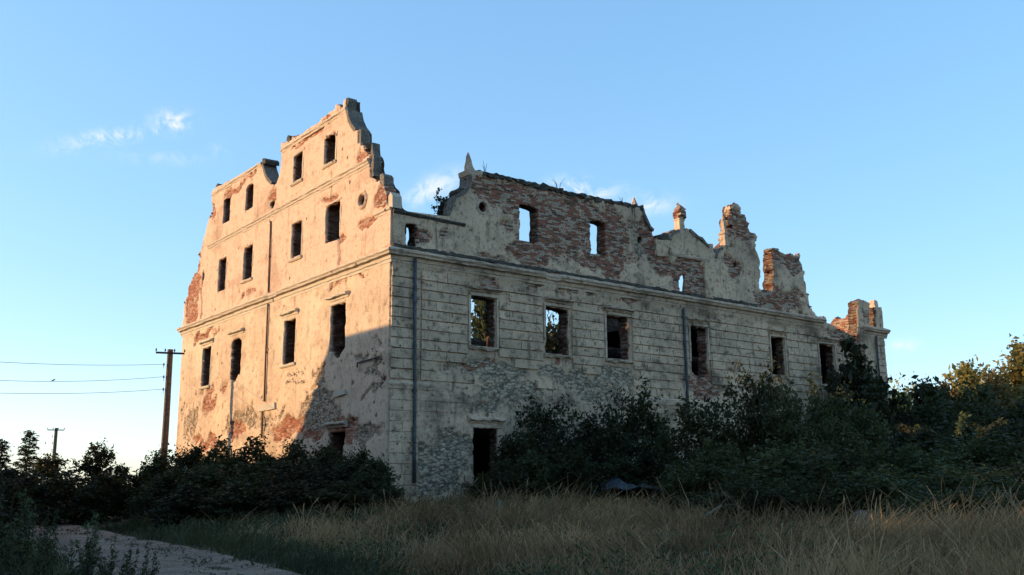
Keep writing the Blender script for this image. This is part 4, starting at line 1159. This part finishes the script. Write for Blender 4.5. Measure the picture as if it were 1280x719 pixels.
# along the long facade
DF = ['blackish shrub directly beside the dark ground floor doorway', 'tall blackish shrub below the second upper window of the shaded facade', None, 'tallest blackish shrub below the third upper window of the shaded facade', None, 'blackish shrub by the lower end of the second downpipe']
for k_, (px, hw, yt, d, kd) in enumerate(((642, 36, 540, 41, 'shrub'), (692, 46, 506, 43.5, 'shoot'), (735, 38, 520, 44, 'shrub'), (790, 42, 492, 46, 'shoot'), (765, 36, 535, 44, 'shrub'), (826, 30, 520, 46, 'shrub'), (665, 40, 565, 39.5, 'shrub'), (715, 44, 560, 40.5, 'shrub'), (770, 44, 572, 42, 'shrub'), (820, 40, 560, 43, 'shrub'), (630, 30, 575, 38.8, 'shrub'), (604, 26, 592, 38.2, 'shrub'))):
    plant_px(kd, px, hw, yt, d, M_LEAFD, pick(DF, k_, 'lower blackish shrub in the row between doorway and second downpipe'), 'shrub', 'dark shrubs against the facade')
GG = ['grey-green shrub below the fourth upper window, beside the second downpipe', 'tallest grey-green shrub with shoots spiking up before the block courses', 'grey-green shrub below the fifth upper window of the facade', 'tall grey-green shrub beside the black climbing tree', 'grey-green shrub in front of the far corner pier']
for k_, (px, hw, yt, d) in enumerate(((872, 46, 505, 40), (935, 44, 470, 40), (985, 46, 500, 39), (1035, 46, 492, 40), (1082, 44, 515, 41), (905, 60, 560, 35), (975, 66, 560, 34), (1050, 66, 556, 34), (860, 40, 580, 36), (930, 56, 600, 31), (1010, 60, 600, 31), (1090, 56, 590, 32))):
    plant_px('shoot', px, hw, yt, d, M_LEAFG, pick(GG, k_, 'low grey-green shrub at the grassy front of the shrub belt'), 'shrub', 'grey-green shrubs before the facade')
plant_px('small_tree', 1066, 54, 430, 61, M_LEAFD, 'black tree climbing the broken far corner of the facade', 'tree', var=0)
plant_px('shrub', 1042, 30, 468, 58, M_LEAFD, 'dark bush covering the last window before the far corner', 'shrub')
plant_px('shrub', 1094, 30, 478, 60, M_LEAFD, 'dark bush at the foot of the far corner pier', 'shrub')
# beyond the far end
plant_px('tree', 1126, 36, 478, 84, M_LEAFY, 'golden lit tree just beyond the far corner', 'tree', var=1)
plant_px('tree', 1208, 56, 454, 92, M_LEAFY, 'tall golden-topped tree behind the dark rounded tree', 'tree', var=0)
plant_px('tree', 1278, 72, 430, 84, M_LEAFY, 'tallest sunlit tree with yellow green crown at the wood edge', 'tree', var=2)
plant_px('tree', 1240, 48, 468, 80, M_LEAFY, 'lower sunlit tree in front of the tallest yellow-green tree', 'tree', var=3)
plant_px('tree', 1186, 40, 478, 86, M_LEAFY, 'small golden tree half hidden behind the dark rounded tree', 'tree', var=2)
plant_px('small_tree', 1160, 52, 470, 70, M_LEAFD, 'dark rounded tree standing before the golden trees', 'tree', var=2)
plant_px('small_tree', 1218, 50, 486, 68, M_LEAFD, 'squat dark tree below the tall golden-topped tree', 'tree', var=1)
for px, hw, yt, d in ((1125, 46, 512, 62), (1175, 54, 498, 60), (1228, 50, 505, 58), (1280, 54, 500, 58), (1150, 60, 530, 52), (1215, 66, 528, 50), (1275, 60, 530, 49)):
    plant_px('shrub', px, hw, yt, d, M_LEAFD, 'dark mass of shrub below the golden trees', 'shrub', 'dark shrubs below the golden trees')
for px, hw, yt, d in ((1140, 62, 565, 40), (1205, 66, 552, 42), (1268, 66, 548, 41), (1130, 60, 598, 33), (1190, 66, 590, 34), (1255, 70, 585, 34), (1170, 60, 618, 30), (1240, 66, 614, 30), (1296, 60, 610, 30)):
    plant_px('shoot', px, hw, yt, d, M_LEAFG, 'low green shrub in front of the dark wood edge', 'shrub', 'low green shrubs by the wood edge')
# trees that have grown inside and behind the ruin
for k, (x, y, h, w) in enumerate(((18.9, 19, 14.4, 7.0), (25.3, 20, 14.0, 6.5), (32, 19.5, 12.6, 6.5))):
    put_plant('tree', x, y, .5, h, w, M_LEAFD, 'tree growing inside the roofless ruin, seen through the windows', 'tree', 'trees inside the ruin', var=k)
# shelter belt on the far side of the track, whose shade lies over the meadow
for k in range(21):
    y = -58+k*6.6
    put_plant('tree', -41+pk.uniform(-2, 2), y+pk.uniform(-1, 1), -.05, 12.2+pk.uniform(-.8, .9), 9.5, M_LEAFD, 'tall broadleaf tree in the shelter belt beyond the track', 'tree', 'shelter belt beyond the track', var=k)
for k in range(22):
    y = -64+k*6.6
    put_plant('tree', -48+pk.uniform(-2, 2), y+pk.uniform(-1, 1), -.05, 13.2+pk.uniform(-.8, .9), 10.5, M_LEAFD, 'tall broadleaf tree in the shelter belt beyond the track', 'tree', 'shelter belt beyond the track', var=k+1)
for k in range(20):
    y = -56+k*6.9
    put_plant('shrub', -37.5+pk.uniform(-1, 1), y, -.05, 5.2+pk.uniform(-.8, .9), 8.0, M_LEAFD, 'broad hedge shrub under the shelter belt beyond the track', 'shrub', 'hedge under the shelter belt', var=k)
for k, (x, y, h, w) in enumerate(((-25.0, 1.0, 13.6, 8.5), (-25.5, -2.5, 12.8, 9), (-27.5, -8.5, 12.5, 9.5), (-30, -15, 12.5, 10), (-32, -22, 12.5, 10))):  # trees added out of view to keep low sun off the shrubs
    put_plant('tree', x, y, -.05, h, w, M_LEAFD, 'unseen tree added beside the barn to block the low sun', 'tree', 'added sun-blocking trees by the barn', var=k)
# saplings and tufts rooted in the masonry
p = uR(556, 266)
o = put_plant('sapling', p[0], .35, p[1]-.35, 1.75, 1.35, M_LEAFD, 'straggly sapling rooted on the parapet beside the scroll', 'sapling', var=0)
for (px, py, h, lb) in ((611, 219, .7, 'bare twig sprouting by the broken obelisk on the ridge'), (703, 239, .75, 'forked dry twig in the notch of the brick ridge'), (783, 257, .6, 'thin twigs at the end of the brick ridge')):
    p = uR(px, py); bm = bmesh.new()
    for k in range(3):
        a = rng.uniform(-.3, .3, 2)
        tube(bm, [(0, 0, -.2), (a[0]*.4, a[1]*.4, h*.5), (a[0], a[1], h*rng.uniform(.7, 1))], [.022, .016, .006], 4)
    o = link('dry_twig', bm_mesh('dry_twig', bm), mat=M_DARKWOOD, label=lb, cat='twig'); o.location = (p[0], .3, p[1]+.1)

# ------------------------------------------------------------------ barn on the left, whose roof shades the lower corner of the gable wall
SH = 24.0
bx = -math.cos(SUN_AZ)*SH; by = math.sin(SUN_AZ)*SH; bz = SH*math.tan(SUN_EL)
zr = EYE+6.75+bz
y_end = 5.35+by; slope = 4.26/2.73
barn = empty('barn', (bx, by, 0), label='steep-roofed brick barn standing across the track', cat='barn')
y0 = -11.0
ze = 5.4; hx = 4.6
ya, yb = y0, 20.9-by
bm = bmesh.new(); t = .4
for (a, b, c, d) in ((-hx, hx, ya, ya+t), (-hx, hx, yb-t, yb), (-hx, -hx+t, ya+t+.002, yb-t-.002), (hx-t, hx, ya+t+.002, yb-t-.002)):
    add_hex(bm, [(a, c, -.3), (b, c, -.3), (b, d, -.3), (a, d, -.3), (a, c, ze), (b, c, ze), (b, d, ze), (a, d, ze)])
link('wall', bm_mesh('barn_wall', bm), barn, M_BR)
bm = bmesh.new(); ov = .5
e = [(-hx-ov, ya-ov, ze-.35), (hx+ov, ya-ov, ze-.35), (hx+ov, yb+ov*.2, ze-.1), (-hx-ov, yb+ov*.2, ze-.1)]
rd = [(0, ya-ov, zr), (0, y_end-by, zr)]
v = [bm.verts.new(p) for p in e+rd]
for f in ((0, 4, 5, 3), (1, 2, 5, 4), (2, 3, 5), (0, 1, 4), (0, 3, 2, 1)): bm.faces.new([v[q] for q in f])
link('roof', bm_mesh('barn_roof', bm), barn, M_TILE)
bm = bmesh.new(); add_hex(bm, [(hx+.01, -2, 0), (hx+.07, -2, 0), (hx+.07, 1.6, 0), (hx+.01, 1.6, 0), (hx+.01, -2, 3.6), (hx+.07, -2, 3.6), (hx+.07, 1.6, 3.6), (hx+.01, 1.6, 3.6)])
link('door', bm_mesh('barn_door', bm), barn, M_WOOD)

# ------------------------------------------------------------------ utility poles and wires
def make_pole(loc, rz, h, label, group=None, stub=False, arm=.75):
    root = empty('utility_pole', loc, rz, label=label, cat='utility pole', group=group)
    bm = bmesh.new()
    tube(bm, [(0, 0, -.5), (.02, 0, h*.5), (0, 0, h)], [.21, .185, .16], 10)
    link('post', bm_mesh('pole_post', bm), root, M_WOOD)
    if stub:                       # second post lashed alongside
        bm = bmesh.new(); tube(bm, [(-.3, .02, -.5), (-.27, .02, 2.6), (-.24, .02, h-.9)], [.13, .12, .09], 8)
        link('brace_post', bm_mesh('pole_brace', bm), root, M_WOOD)
    bm = bmesh.new(); c = [(-arm, -.05), (arm, -.05), (arm, .05), (-arm, .05)]
    add_hex(bm, [(a, b-.2, h-.28) for a, b in c]+[(a, b-.2, h-.18) for a, b in c])
    link('crossarm', bm_mesh('crossarm', bm), root, M_IRON)
    tips = []
    for q, (x, dz, y) in enumerate(((-arm, 0, -.2), (arm, 0, -.2), (-.28, 0, -.2), (.22, 0, -.2), (-.30, -.80, -.05), (-.26, -1.5, -.05), (-.24, -2.2, -.05))):
        bm = bmesh.new(); zb = h-.18+dz
        tube(bm, [(x, y, zb-.12), (x, y, zb+.03), (x, y, zb+.06), (x, y, zb+.10), (x, y, zb+.16), (x, y, zb+.2)], [.012, .012, .045, .05, .035, .015], 8)
        link('insulator', bm_mesh('insulator', bm, smooth=True), root, M_CERAMIC)
        tips.append(Vector((x, y, zb+.12)))
    root['tips'] = 0
    del root['tips']
    return root, tips
DP = 57.2
pt = at(213, 437, DP)
ang = -YAW+math.radians(22)
zg = float(ground_z(pt.x, pt.y))
pole1, tips1 = make_pole((pt.x, pt.y, zg), ang, pt.z-zg, 'brown timber utility pole with crossarm beside the sunlit wall', arm=.76)
pt2 = at(70.5, 535, 112.0)
zg2 = float(ground_z(pt2.x, pt2.y))
make_pole((pt2.x, pt2.y, zg2), -YAW+.3, pt2.z-zg2, 'thin distant utility pole rising above the dark trees', stub=False, arm=.8)
p3 = at(-330, 470, 47.0)
zg3 = float(ground_z(p3.x, p3.y))
h3 = at(-330, 392, 47.0).z-zg3
pole3, tips3 = make_pole((p3.x, p3.y, zg3), ang+.4, h3, 'timber utility pole by the barn carrying the other end of the wires', arm=.68)
def wtip(root_loc, rz, t): return Matrix.Translation(root_loc) @ Matrix.Rotation(rz, 4, 'Z') @ t
for k, (ia, ib, sag, lb) in enumerate(((4, 4, .42, 'topmost thin wire running to the timber pole'), (5, 5, .6, 'middle thin wire running to the timber pole'), (6, 6, .5, 'lowest thin wire running to the timber pole'))):
    A = wtip(pole1.location, ang, tips1[ia]); B = wtip(pole3.location, ang+.4, tips3[ib])
    bm = bmesh.new(); pts = []
    for q in range(25):
        f = q/24; p = A.lerp(B, f); p.z -= sag*4*f*(1-f); pts.append(p)
    tube(bm, pts, [.011]*25, 5)
    link('overhead_wire', bm_mesh('overhead_wire', bm), mat=M_IRON, label=lb, cat='wire')
    if k == 1: bird_at = pts[0].lerp(pts[0], 0), pts

# ------------------------------------------------------------------ loose things in the grass
def stone(name, px, py, dist, size, label, seed, mat=M_STONE):
    p = at(px, py, dist); rs = random.Random(seed)
    bm = bmesh.new(); bmesh.ops.create_icosphere(bm, subdivisions=3, radius=1)
    for v in bm.verts:
        n = v.co.normalized(); k = 1
        for q in range(4):
            ax = Vector((math.sin(seed*3+q*2.1), math.cos(seed+q*1.7), math.sin(q*4.2+seed))).normalized()
            k = min(k, .62/max(.62, n.dot(ax)))
        v.co = Vector((n.x*size[0], n.y*size[1], n.z*size[2]))*k*(1+.03*math.sin(n.x*9)+.02*rs.uniform(-1, 1))
    zg = float(ground_z(p.x, p.y))
    o = link(name, bm_mesh(name, bm), mat=mat, label=label, cat='stone'); o.location = (p.x, p.y, zg+size[2]*.55); o.rotation_euler = (0, 0, seed)
    return o
stone('boulder', 1078, 640, 27.0, (.46, .40, .58), 'pale grey boulder half hidden in grass before the green shrubs', 3)
stone('rubble_block', 624, 632, 33.5, (.18, .16, .45), 'small pale stone block in the dry grass near the doorway', 5)
# bent blue-grey metal sheet lying on the shrubs' edge
p = at(790, 603, 40.0); zg = float(ground_z(p.x, p.y))
sheet = empty('metal_sheet', (p.x, p.y, zg), -YAW, label='crumpled blue-grey metal sheet propped in front of the shrubs', cat='sheet')
bm = bmesh.new(); top = []; nx_, ny_ = 12, 6
for a in range(nx_+1):
    for b in range(ny_+1):
        x = -1.2+2.5*a/nx_; y = 1.2*b/ny_
        zz = .92+.12*b/ny_+.34*math.exp(-((x+.55)/.35)**2)*(b/ny_)+.05*abs(math.sin(x*2.3))+.05*math.sin(x*7+y*3)+.06*math.sin(x*3+y*4)-.10*max(0, x)+random.uniform(-.03, .03)
        top.append((x, y, zz))
vt = [bm.verts.new(q) for q in top]; vb = [bm.verts.new((q[0], q[1]+.004, q[2]-.035)) for q in top]
for a in range(nx_):
    for b in range(ny_):
        i0 = a*(ny_+1)+b; i1 = i0+ny_+1
        bm.faces.new((vt[i0], vt[i1], vt[i1+1], vt[i0+1])); bm.faces.new((vb[i0+1], vb[i1+1], vb[i1], vb[i0]))
for a in range(nx_):
    for b in (0, ny_):
        i0 = a*(ny_+1)+b; i1 = i0+ny_+1; bm.faces.new((vt[i0], vt[i1], vb[i1], vb[i0]))
for b in range(ny_):
    for a in (0, nx_):
        i0 = a*(ny_+1)+b; bm.faces.new((vt[i0], vt[i0+1], vb[i0+1], vb[i0]))
link('panel', bm_mesh('sheet_panel', bm), sheet, M_SHEET)
for x, y, hh in ((-1.0, .1, .93), (.9, .15, .86), (-.6, 1.1, 1.25)):
    bm = bmesh.new(); tube(bm, [(x, y, -.1), (x+.02, y, hh)], [.035, .03], 6)
    link('prop', bm_mesh('sheet_prop', bm), sheet, M_IRON)
# fallen and dead branches
def bough(px_pts, dist, label):
    P = [at(x, y, dist+d) for x, y, d in px_pts]; o_ = P[0].copy()
    root = empty('leafy_bough', o_, label=label, cat='bough')
    bm = bmesh.new(); n = len(P); tube(bm, [p-o_ for p in P], [.03*(1-.8*k/(n-1)) for k in range(n)], 5)
    link('stem', bm_mesh('bough_stem', bm), root, M_DEAD)
    rs = np.random.default_rng(int(px_pts[0][0])); C = []
    for k in range(n-1):
        for f in np.linspace(0, 1, 14):
            b = np.array(P[k].lerp(P[k+1], f)-o_)
            C.append(b+rs.normal(0, .07, (5, 3)))
    link('leaves', leaves_mesh('bough_leaves', np.concatenate(C), .13, rs, .6, .4), root, M_GRASSG)
def dead_branch(px_pts, dist, r0, label, mat=M_DEAD):
    P = [at(x, y, dist+d) for x, y, d in px_pts]
    o_ = P[0].copy()
    bm = bmesh.new()
    n = len(P)
    tube(bm, [p-o_ for p in P], [r0*(1-.75*k/(n-1)) for k in range(n)], 6)
    rs = random.Random(int(px_pts[0][0]))
    for k in range(1, n-1):
        for q in range(1):
            b = P[k]-o_; d = Vector((rs.uniform(-1, 1), rs.uniform(-1, 1), rs.uniform(-.2, 1))).normalized()*rs.uniform(.4, .9)
            tube(bm, [b, b+d*.5+Vector((0, 0, .05)), b+d], [r0*.4, r0*.25, r0*.1], 4)
    o = link('dead_branch', bm_mesh('dead_branch', bm), mat=mat, label=label, cat='branch'); o.location = o_
bough([(1139, 548, 0), (1138, 541, 0), (1133, 535, .2), (1126, 533, .4), (1124, 538, .5)], 44, 'pale hooked leafy bough poking out of the dark shrubs')
bough([(1141, 549, 0), (1142, 538, 0), (1152, 536, .3), (1163, 539, .5), (1172, 545, .5)], 44, 'pale drooping leafy bough beside the hooked one')
bough([(1228, 548, 0), (1227, 540, 0), (1222, 534, .2), (1214, 530, .4)], 44.5, 'short pale leafy bough leaning left by the wood edge')
bough([(1229, 548, 0), (1232, 540, 0), (1242, 532, .2), (1250, 528, .4), (1258, 529, .4)], 44.5, 'long pale leafy bough arching right by the wood edge')
bough([(1198, 545, 0), (1200, 533, 0), (1203, 524, .2), (1207, 519, .2)], 44.5, 'upright leafy shoot between the two pale boughs')
dead_branch([(868, 660, 0), (882, 645, 0), (900, 633, .3), (918, 630, .5), (932, 640, .6)], 29.5, .05, 'fallen arched branch lying in the dry grass')
# a bird resting on the middle wire
_, pts = bird_at
bp = pts[8]
bm = bmesh.new(); bmesh.ops.create_uvsphere(bm, u_segments=10, v_segments=8, radius=1)
for v in bm.verts:
    x, y, zz = v.co; t = (x+1)/2
    v.co = Vector((x*.13-.01*(1-t), y*.052*(1-.3*abs(x)), zz*.055+.05*x))
def lump(bm, c, r):
    m = bmesh.ops.create_icosphere(bm, subdivisions=2, radius=r)
    for v in m['verts']: v.co += Vector(c)
lump(bm, (.12, 0, .09), .042)
tube(bm, [(.15, 0, .09), (.19, 0, .085)], [.012, .002], 5)
add_hex(bm, [(-.11, -.02, -.04), (-.11, .02, -.04), (-.26, .03, -.10), (-.26, -.03, -.10), (-.11, -.02, -.025), (-.11, .02, -.025), (-.26, .03, -.09), (-.26, -.03, -.09)])
for s in (-1, 1): tube(bm, [(.01, s*.02, -.03), (.01, s*.02, -.085)], [.006, .005], 4)
o = link('bird', bm_mesh('bird', bm), mat=M_IRON, label='tiny dark bird perched on the middle wire', cat='bird'); o.location = bp+Vector((0, 0, .06)); o.rotation_euler = (0, 0, .4); o.scale = (.65, .65, .65)

# ------------------------------------------------------------------ weeds and grass
def make_weed(seed):
    rs = np.random.default_rng(seed); bm = bmesh.new(); C = []
    for s in range(5):
        an = rs.uniform(0, 6.28); h = rs.uniform(.6, 1.0); ln = rs.uniform(.03, .22)
        P = [np.array([math.cos(an)*ln*f**1.5, math.sin(an)*ln*f**1.5, h*f])+rs.normal(0, .008, 3) for f in np.linspace(0, 1, 6)]
        P[0][2] = -.03
        tube(bm, [Vector(p) for p in P], [.009*(1-.75*k/5) for k in range(6)], 5)
        for q in range(70):
            f = rs.uniform(.12, 1.02); k = min(4, int(f*5)); p = P[k]+(P[k+1]-P[k])*(f*5-k)
            C.append(p+rs.normal(0, 1, 3)*np.array([.05, .05, .03])*(1.25-f))
    return bm_mesh('weed_stems', bm), leaves_mesh('weed_leaves', np.array(C), .062, rs, .7, .32)
WEED = [make_weed(k) for k in (2, 5, 8)]
for k, (px, yt, d) in enumerate(((6, 640, 15.5), (30, 622, 17), (52, 650, 14.5), (18, 600, 20), (70, 655, 16), (95, 672, 14.5), (118, 640, 15.2), (112, 670, 13.8), (138, 668, 15), (150, 695, 13.5), (165, 680, 14), (188, 676, 14.6), (44, 610, 22), (0, 612, 18), (84, 690, 12.5), (128, 700, 12.5), (62, 630, 19), (176, 700, 13.2), (20, 660, 13.5))):
    p = at(px, yt, d); zg = float(ground_z(p.x, p.y)); h = max(.5, p.z-zg)
    st, lf = WEED[k % 3]
    root = empty('tall_weed', (p.x, p.y, zg), k*1.3, label='tall dark leafy weed at the edge of the dirt track', cat='weed', group='tall weeds beside the track')
    a = link('foliage', with_mat(lf, M_LEAFD if k % 2 else M_GRASSG), root); a.scale = (h*.9, h*.9, h)
    b = link('stem', with_mat(st, M_DARKWOOD), root); b.scale = (h*.9, h*.9, h)

def grass(name, n, dmin, dmax, fn, mat, label, seed):
    rs = np.random.default_rng(seed)
    d = dmin+(dmax-dmin)*rs.random(n)**.9
    az = rs.uniform(-.56, .56, n)
    hd = YAW+az
    x = CX+d*np.sin(hd); y = CY+d*np.cos(hd)
    pdist = path_dist(x, y)
    h, w = fn(x, y, d, pdist, rs)
    ok = (h > .05) & ~((x > -.3) & (x < 38.8) & (y > -.3) & (y < 26.4))
    x, y, d, h, w = x[ok], y[ok], d[ok], h[ok], w[ok]; n = len(x)
    z = ground_z(x, y)-.03
    an = rs.uniform(0, 6.28, n); side = np.c_[np.cos(an), np.sin(an), np.zeros(n)]
    wind = np.array([CR[0], CR[1], 0])*.22
    lean = rs.normal(0, .34, (n, 2))
    lf_ = np.c_[fbm(x*.7, y*.7, 2)-.5, fbm(x*.7+60, y*.7+60, 2)-.5]*1.7
    lean = lean+lf_
    L3 = np.c_[lean, np.zeros(n)]+wind*rs.uniform(-.3, 1.2, n)[:, None]
    B = np.c_[x, y, z]
    hh = h[:, None]; up = np.array([0, 0, 1.0])
    mid = B+up*hh*.55+L3*hh*.28; tip = B+up*hh*rs.uniform(.85, 1.0, n)[:, None]+L3*hh*.95
    w = w[:, None]
    V = np.stack([B-side*w*.5, B+side*w*.5, mid+side*w*.42, mid-side*w*.42, tip+side*w*.16, tip-side*w*.16], 1)
    # seed heads: widen the tip of some blades
    sh = (rs.random(n) < .35)[:, None]
    tdir = tip-mid
    V[:, 2] = np.where(sh, mid+tdir*.45+side*w*.22, V[:, 2]); V[:, 3] = np.where(sh, mid+tdir*.45-side*w*.22, V[:, 3])
    V[:, 4] = np.where(sh, mid+tdir*.8+side*w*1.0, V[:, 4]); V[:, 5] = np.where(sh, tip-side*w*.3, V[:, 5])
    k = np.arange(n)[:, None]*6
    Fq = np.concatenate([k+[0, 1, 2, 3], k+[3, 2, 4, 5]])
    patch = fbm(x*.22+5, y*.22+9, 3)
    tint = np.clip((patch-.5)*2.0+.45+rs.normal(0, .28, n), 0, 1)
    me = np_mesh(name, V.reshape(-1, 3), Fq, {'tint': np.repeat(tint, 6)})
    link(name, me, mat=mat, kind='stuff', label=label)
def dry(x, y, d, pd, rs):
    p = fbm(x*.3, y*.3, 3)
    cl = fbm(x*1.3+30, y*1.3+11, 2)
    h = (.25+.75*p)*(.35+1.2*cl)*rs.uniform(.45, 1.25, len(x))
    h = np.where(rs.random(len(x)) < .08, h*1.6, h)
    h *= sstep(pd, 2.2, 4.2)
    right = ((x-CX)*CR[0]+(y-CY)*CR[1])/np.maximum(d, 1)      # towards the right of the view the grass is tall and dry
    h *= .55+.45*sstep(right+(p-.5)*.5, -.35, .0)
    far_left = (right < -.36) & (d < 26)
    h = np.where(far_left, h*1.9, h)
    keep = (rs.random(len(x)) < (.25+.75*sstep(right+(p-.5)*.6, -.35, .05))) | far_left
    keep &= rs.random(len(x)) < .35+1.1*sstep(cl, .3, .6)
    return np.where(keep, h, 0), .006+.0007*d
def green(x, y, d, pd, rs):
    p = fbm(x*.3+80, y*.3, 3)
    h = (.14+.55*p)*(.5+fbm(x*1.1, y*1.1+40, 2))*rs.uniform(.4, 1.2, len(x))
    creep = (fbm(x*.8+9, y*.8+3, 3) > .56) & (rs.random(len(x)) < .5)
    h *= np.maximum(sstep(pd+(fbm(x*1.2, y*1.2, 2)-.5)*1.1, 1.6, 2.4), np.where(creep | ((pd < .38) & (rs.random(len(x)) < .45)), .26, 0))
    return h, .010+.0010*d
# low broad-leaved weeds in patches between the grasses
rs = np.random.default_rng(77)
d = rs.uniform(9, 40, 60000); az = rs.uniform(-.56, .56, 60000)
x = CX+d*np.sin(YAW+az); y = CY+d*np.cos(YAW+az)
pm = fbm(x*.35+200, y*.35+90, 3)
ok = (pm > .53) & (path_dist(x, y) > 2.3) & ~((x > -.3) & (y > -.3))
x, y, d, pm = x[ok], y[ok], d[ok], pm[ok]
zz = ground_z(x, y)+rs.random(len(x))**1.3*(.15+1.6*(pm-.53))*2.0
link('meadow_weeds', leaves_mesh('meadow_weeds', np.c_[x, y, zz], .065, rs, .6, .42), mat=M_LEAFG, kind='stuff', label='patches of low broad-leaved green weeds among the dry grass')
# loose gravel and clods on the track
n = 2600
k = rs.integers(0, len(_pr)-1, n); f = rs.uniform(0, 1, n)
P = _pr[k]+_lf[k]*(f*PATH_W)[:, None]+rs.normal(0, .15, (n, 2))
sz = .012+.035*rs.random(n)**3
P3 = np.c_[P, ground_z(P[:, 0], P[:, 1])+.045]
oct_ = np.array([(1, 0, 0), (0, 1, 0), (-1, 0, 0), (0, -1, 0), (0, 0, .8), (0, 0, -.6)], float)
V = (P3[:, None]+oct_[None]*sz[:, None, None]*rs.uniform(.7, 1.4, (n, 6, 1))).reshape(-1, 3)
tri = np.array([(0, 1, 4), (1, 2, 4), (2, 3, 4), (3, 0, 4), (1, 0, 5), (2, 1, 5), (3, 2, 5), (0, 3, 5)])
Fq = (np.arange(n)[:, None, None]*6+tri[None]).reshape(-1, 3)
link('track_gravel', np_mesh('track_gravel', V, Fq), mat=M_STONE, kind='stuff', label='scattered gravel and clods on the dirt track')
grass('dry_grass', 150000, 8, 44, dry, M_GRASS, 'tall dry straw-coloured meadow grass in front of the ruin', 1)
grass('green_grass', 90000, 8, 44, green, M_GRASSG, 'short dark green grass along the track verge', 2)
